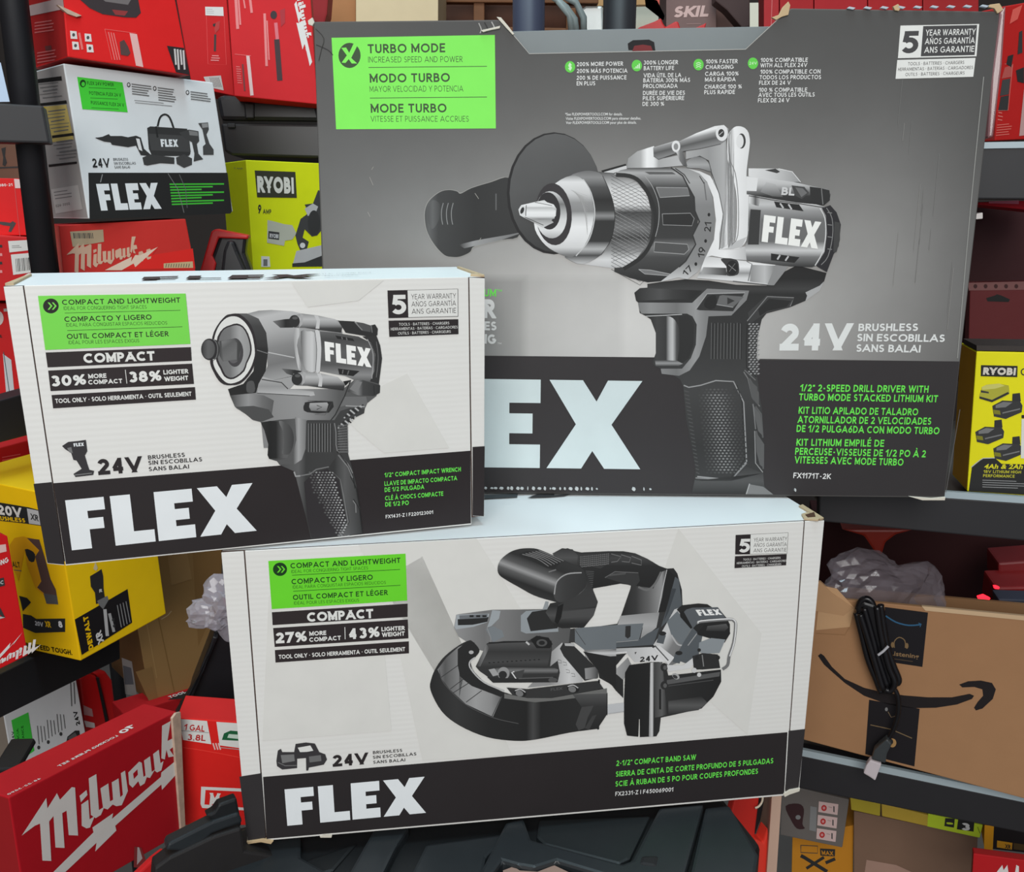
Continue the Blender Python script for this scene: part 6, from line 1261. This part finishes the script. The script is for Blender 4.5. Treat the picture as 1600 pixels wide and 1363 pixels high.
for k, (q, c_, l) in enumerate((('1328,1244 1376,1256 1375,1276 1330,1266', (176, 158, 50), 'mustard yellow strip box, leftmost of the three wedged under the lower right shelf'), ('1377,1256 1450,1274 1450,1292 1378,1276', (190, 160, 60), 'mustard yellow strip box, middle of the three wedged under the lower right shelf'), ('1450,1272 1536,1290 1531,1310 1448,1292', (190, 214, 50), 'lime green strip box with a plus sign under the lower right shelf'))):
    cc_ = Carton('strip_carton', l, 'box', face_at(1430, 1270, 1.07, -20), q, .05, c_, c_, c_, 'yellow strip boxes under the lower right shelf')
    if k == 2: p = cc_.pr().view(1200, 1080, 4); p.poly('1108,795 1168,800 1162,855 1102,845', 44); p.text('+', 1116, 842, 1156, 846, 34, c_, .07); p.poly('1190,800 1290,815 1285,880 1180,865', 40); p.text('3', 1210, 868, 1262, 874, 46, 214, .07); p.line('1310,850 1325,890', 6, (130, 150, 40)); p.build('front_print', cc_.root)
c33 = Carton('black_yellow_carton', 'black carton with a yellow left edge and XR mark at the lower right corner', 'box', face_at(1570, 1310, 1.03, -20), '1538,1289 1700,1310 1700,1344 1538,1326', .08, (34, 28, 30), (230, 160, 30), (40, 34, 34))
p = c33.pr().view(1200, 1080, 4); p.poly('1354,838 1412,845 1404,1003 1350,990', (236, 164, 34)); p.poly('1432,935 1528,950 1524,992 1430,978', (226, 160, 40)); p.text('XR', 1480, 982, 1516, 988, 26, 40, .05); p.poly('1535,950 1700,975 1700,1010 1535,990', (90, 70, 40)); p.build('front_print', c33.root)
c34 = Carton('red_corner_carton', 'red carton with white script in the lower right corner', 'box', face_at(1570, 1350, .92, -20), '1521,1334 1700,1358 1700,1440 1516,1420', .012, (190, 28, 34), (180, 60, 60), (196, 50, 50), GRED)
p = c34.pr(); p.poly('1555,1366 1566,1352 1568,1360 1574,1352 1576,1366', WH); p.poly('1585,1370 1588,1352 1592,1354 1592,1370', WH); p.build('script_lettering', c34.root)
o = prism('cardboard_divider', face_at(1208, 1300, .88, -6), '1206,1244 1222,1240 1210,1420 1194,1420', 0, .06, mat('pinkish_kraft', (200, 166, 146), .8), None, .001); tag(o, 'pale brown upright cardboard edge beside the right end of the tool case', 'cardboard')
rb = thing('red_tool_bag', 'bright red soft tool bag hanging open right of the black tool case', 'bag', face_at(1150, 1300, .86, 0).to(1150, 1370))
RBM = mat('red_fabric', (206, 40, 30), .55)
F = face_at(1150, 1300, .88, 18)
prism('front_panel', F, '1150,1240 1188,1236 1180,1300 1176,1420 1112,1420 1126,1340', 0, .01, RBM, rb, .002); prism('fold', F, '1176,1306 1188,1312 1196,1290 1192,1420 1160,1420', .006, .01, mat('red_fabric_bright', (232, 62, 46), .5), rb, .002); prism('dark_lining', F, '1186,1236 1206,1238 1196,1290 1188,1312 1178,1304', -.012, .01, mat('gap_black', None), rb)
tube('piping', [F.to(*q, .004) for q in spline(P2('1192,1240 1191,1252 1186,1260 1180,1263'), False, 5)], .0012, mat('cream_piping', (226, 214, 190), .6), rb, 6)

# ================================================================== the black tool case under the saw carton
CASE = mat('case_plastic', (36, 40, 43), .42, noise=.16, scale=70, bump=.05); CASED = mat('case_recess', (20, 22, 24), .5, noise=.1, scale=60)
ZT = 1.35-.5236-.003
Ft = level(ZT)
tc_ = thing('tool_case', 'large black ribbed plastic tool case under the white saw carton', 'tool case', (0.0, .80, ZT-.25))
body = '262,1300 420,1262 1130,1228 1190,1300 1150,1375 1100,1500 240,1500 210,1400'
prism('lid_plate', Ft, body, -.012, .05, CASED, tc_, .006)
def rib(name, q, t=0.0, m=CASE, d=.02): return prism(name, Ft, q, t, d, m, tc_, .003)
# the lid is a raised frame of broad bars with sunken bays between them
rib('raised_bar', '500,1440 585,1290 640,1288 620,1318 560,1440', -.002)
rib('raised_bar', '600,1440 665,1310 800,1292 760,1330 740,1440', -.006)
rib('raised_bar', '720,1420 790,1285 818,1278 830,1312 972,1350 988,1344 1030,1262 1100,1256 1050,1440 985,1440 990,1380 960,1372 870,1345 835,1356 810,1352 785,1345 765,1372 750,1440', .0, CASE, .03)
rib('sunken_panel', '842,1268 1018,1262 985,1330 968,1338 850,1308 838,1296', -.008, mat('case_panel', (31, 35, 37), .5, noise=.12, scale=60))
rib('raised_bar', '1102,1256 1140,1252 1186,1330 1170,1440 1060,1440', -.004)
rib('latch_slot', '1002,1338 1030,1338 1026,1356 998,1352', .001, mat('gap_black', None)); rib('corner_plate', '300,1330 420,1262 470,1300 470,1330 560,1380 520,1440 240,1440 250,1390', -.006)
rib('deck_panel', '475,1328 560,1300 520,1345 495,1352', -.010, CASED)
prism('handle_opening', Ft, '786,1354 802,1348 812,1354 840,1356 866,1346 900,1362 962,1378 958,1420 785,1420', -.004, .005, mat('pinkish_floor_card', (150, 122, 110), .8), tc_)
FS = face_at(320, 1290, .66, 30)
for k, q in enumerate(('334,1270 342,1258 370,1248 378,1290 366,1300 322,1276', '258,1326 262,1316 330,1282 372,1268 378,1282 330,1300 300,1328', '262,1334 330,1302 374,1288 380,1324 440,1334 300,1400 236,1400 240,1350')):
    prism('side_latch', FS, q, .003*k, .010, (CASED, CASE, mat('case_side', (30, 27, 27), .6, noise=.2, scale=60))[k], tc_, .002)
o = prism('red_lid_edge', face_at(240, 1340, .74, 40), '208,1374 238,1345 256,1331 264,1336 252,1380', 0, .008, RC, None, .002); tag(o, 'sliver of a bright red lid under the left end of the black tool case', 'lid')
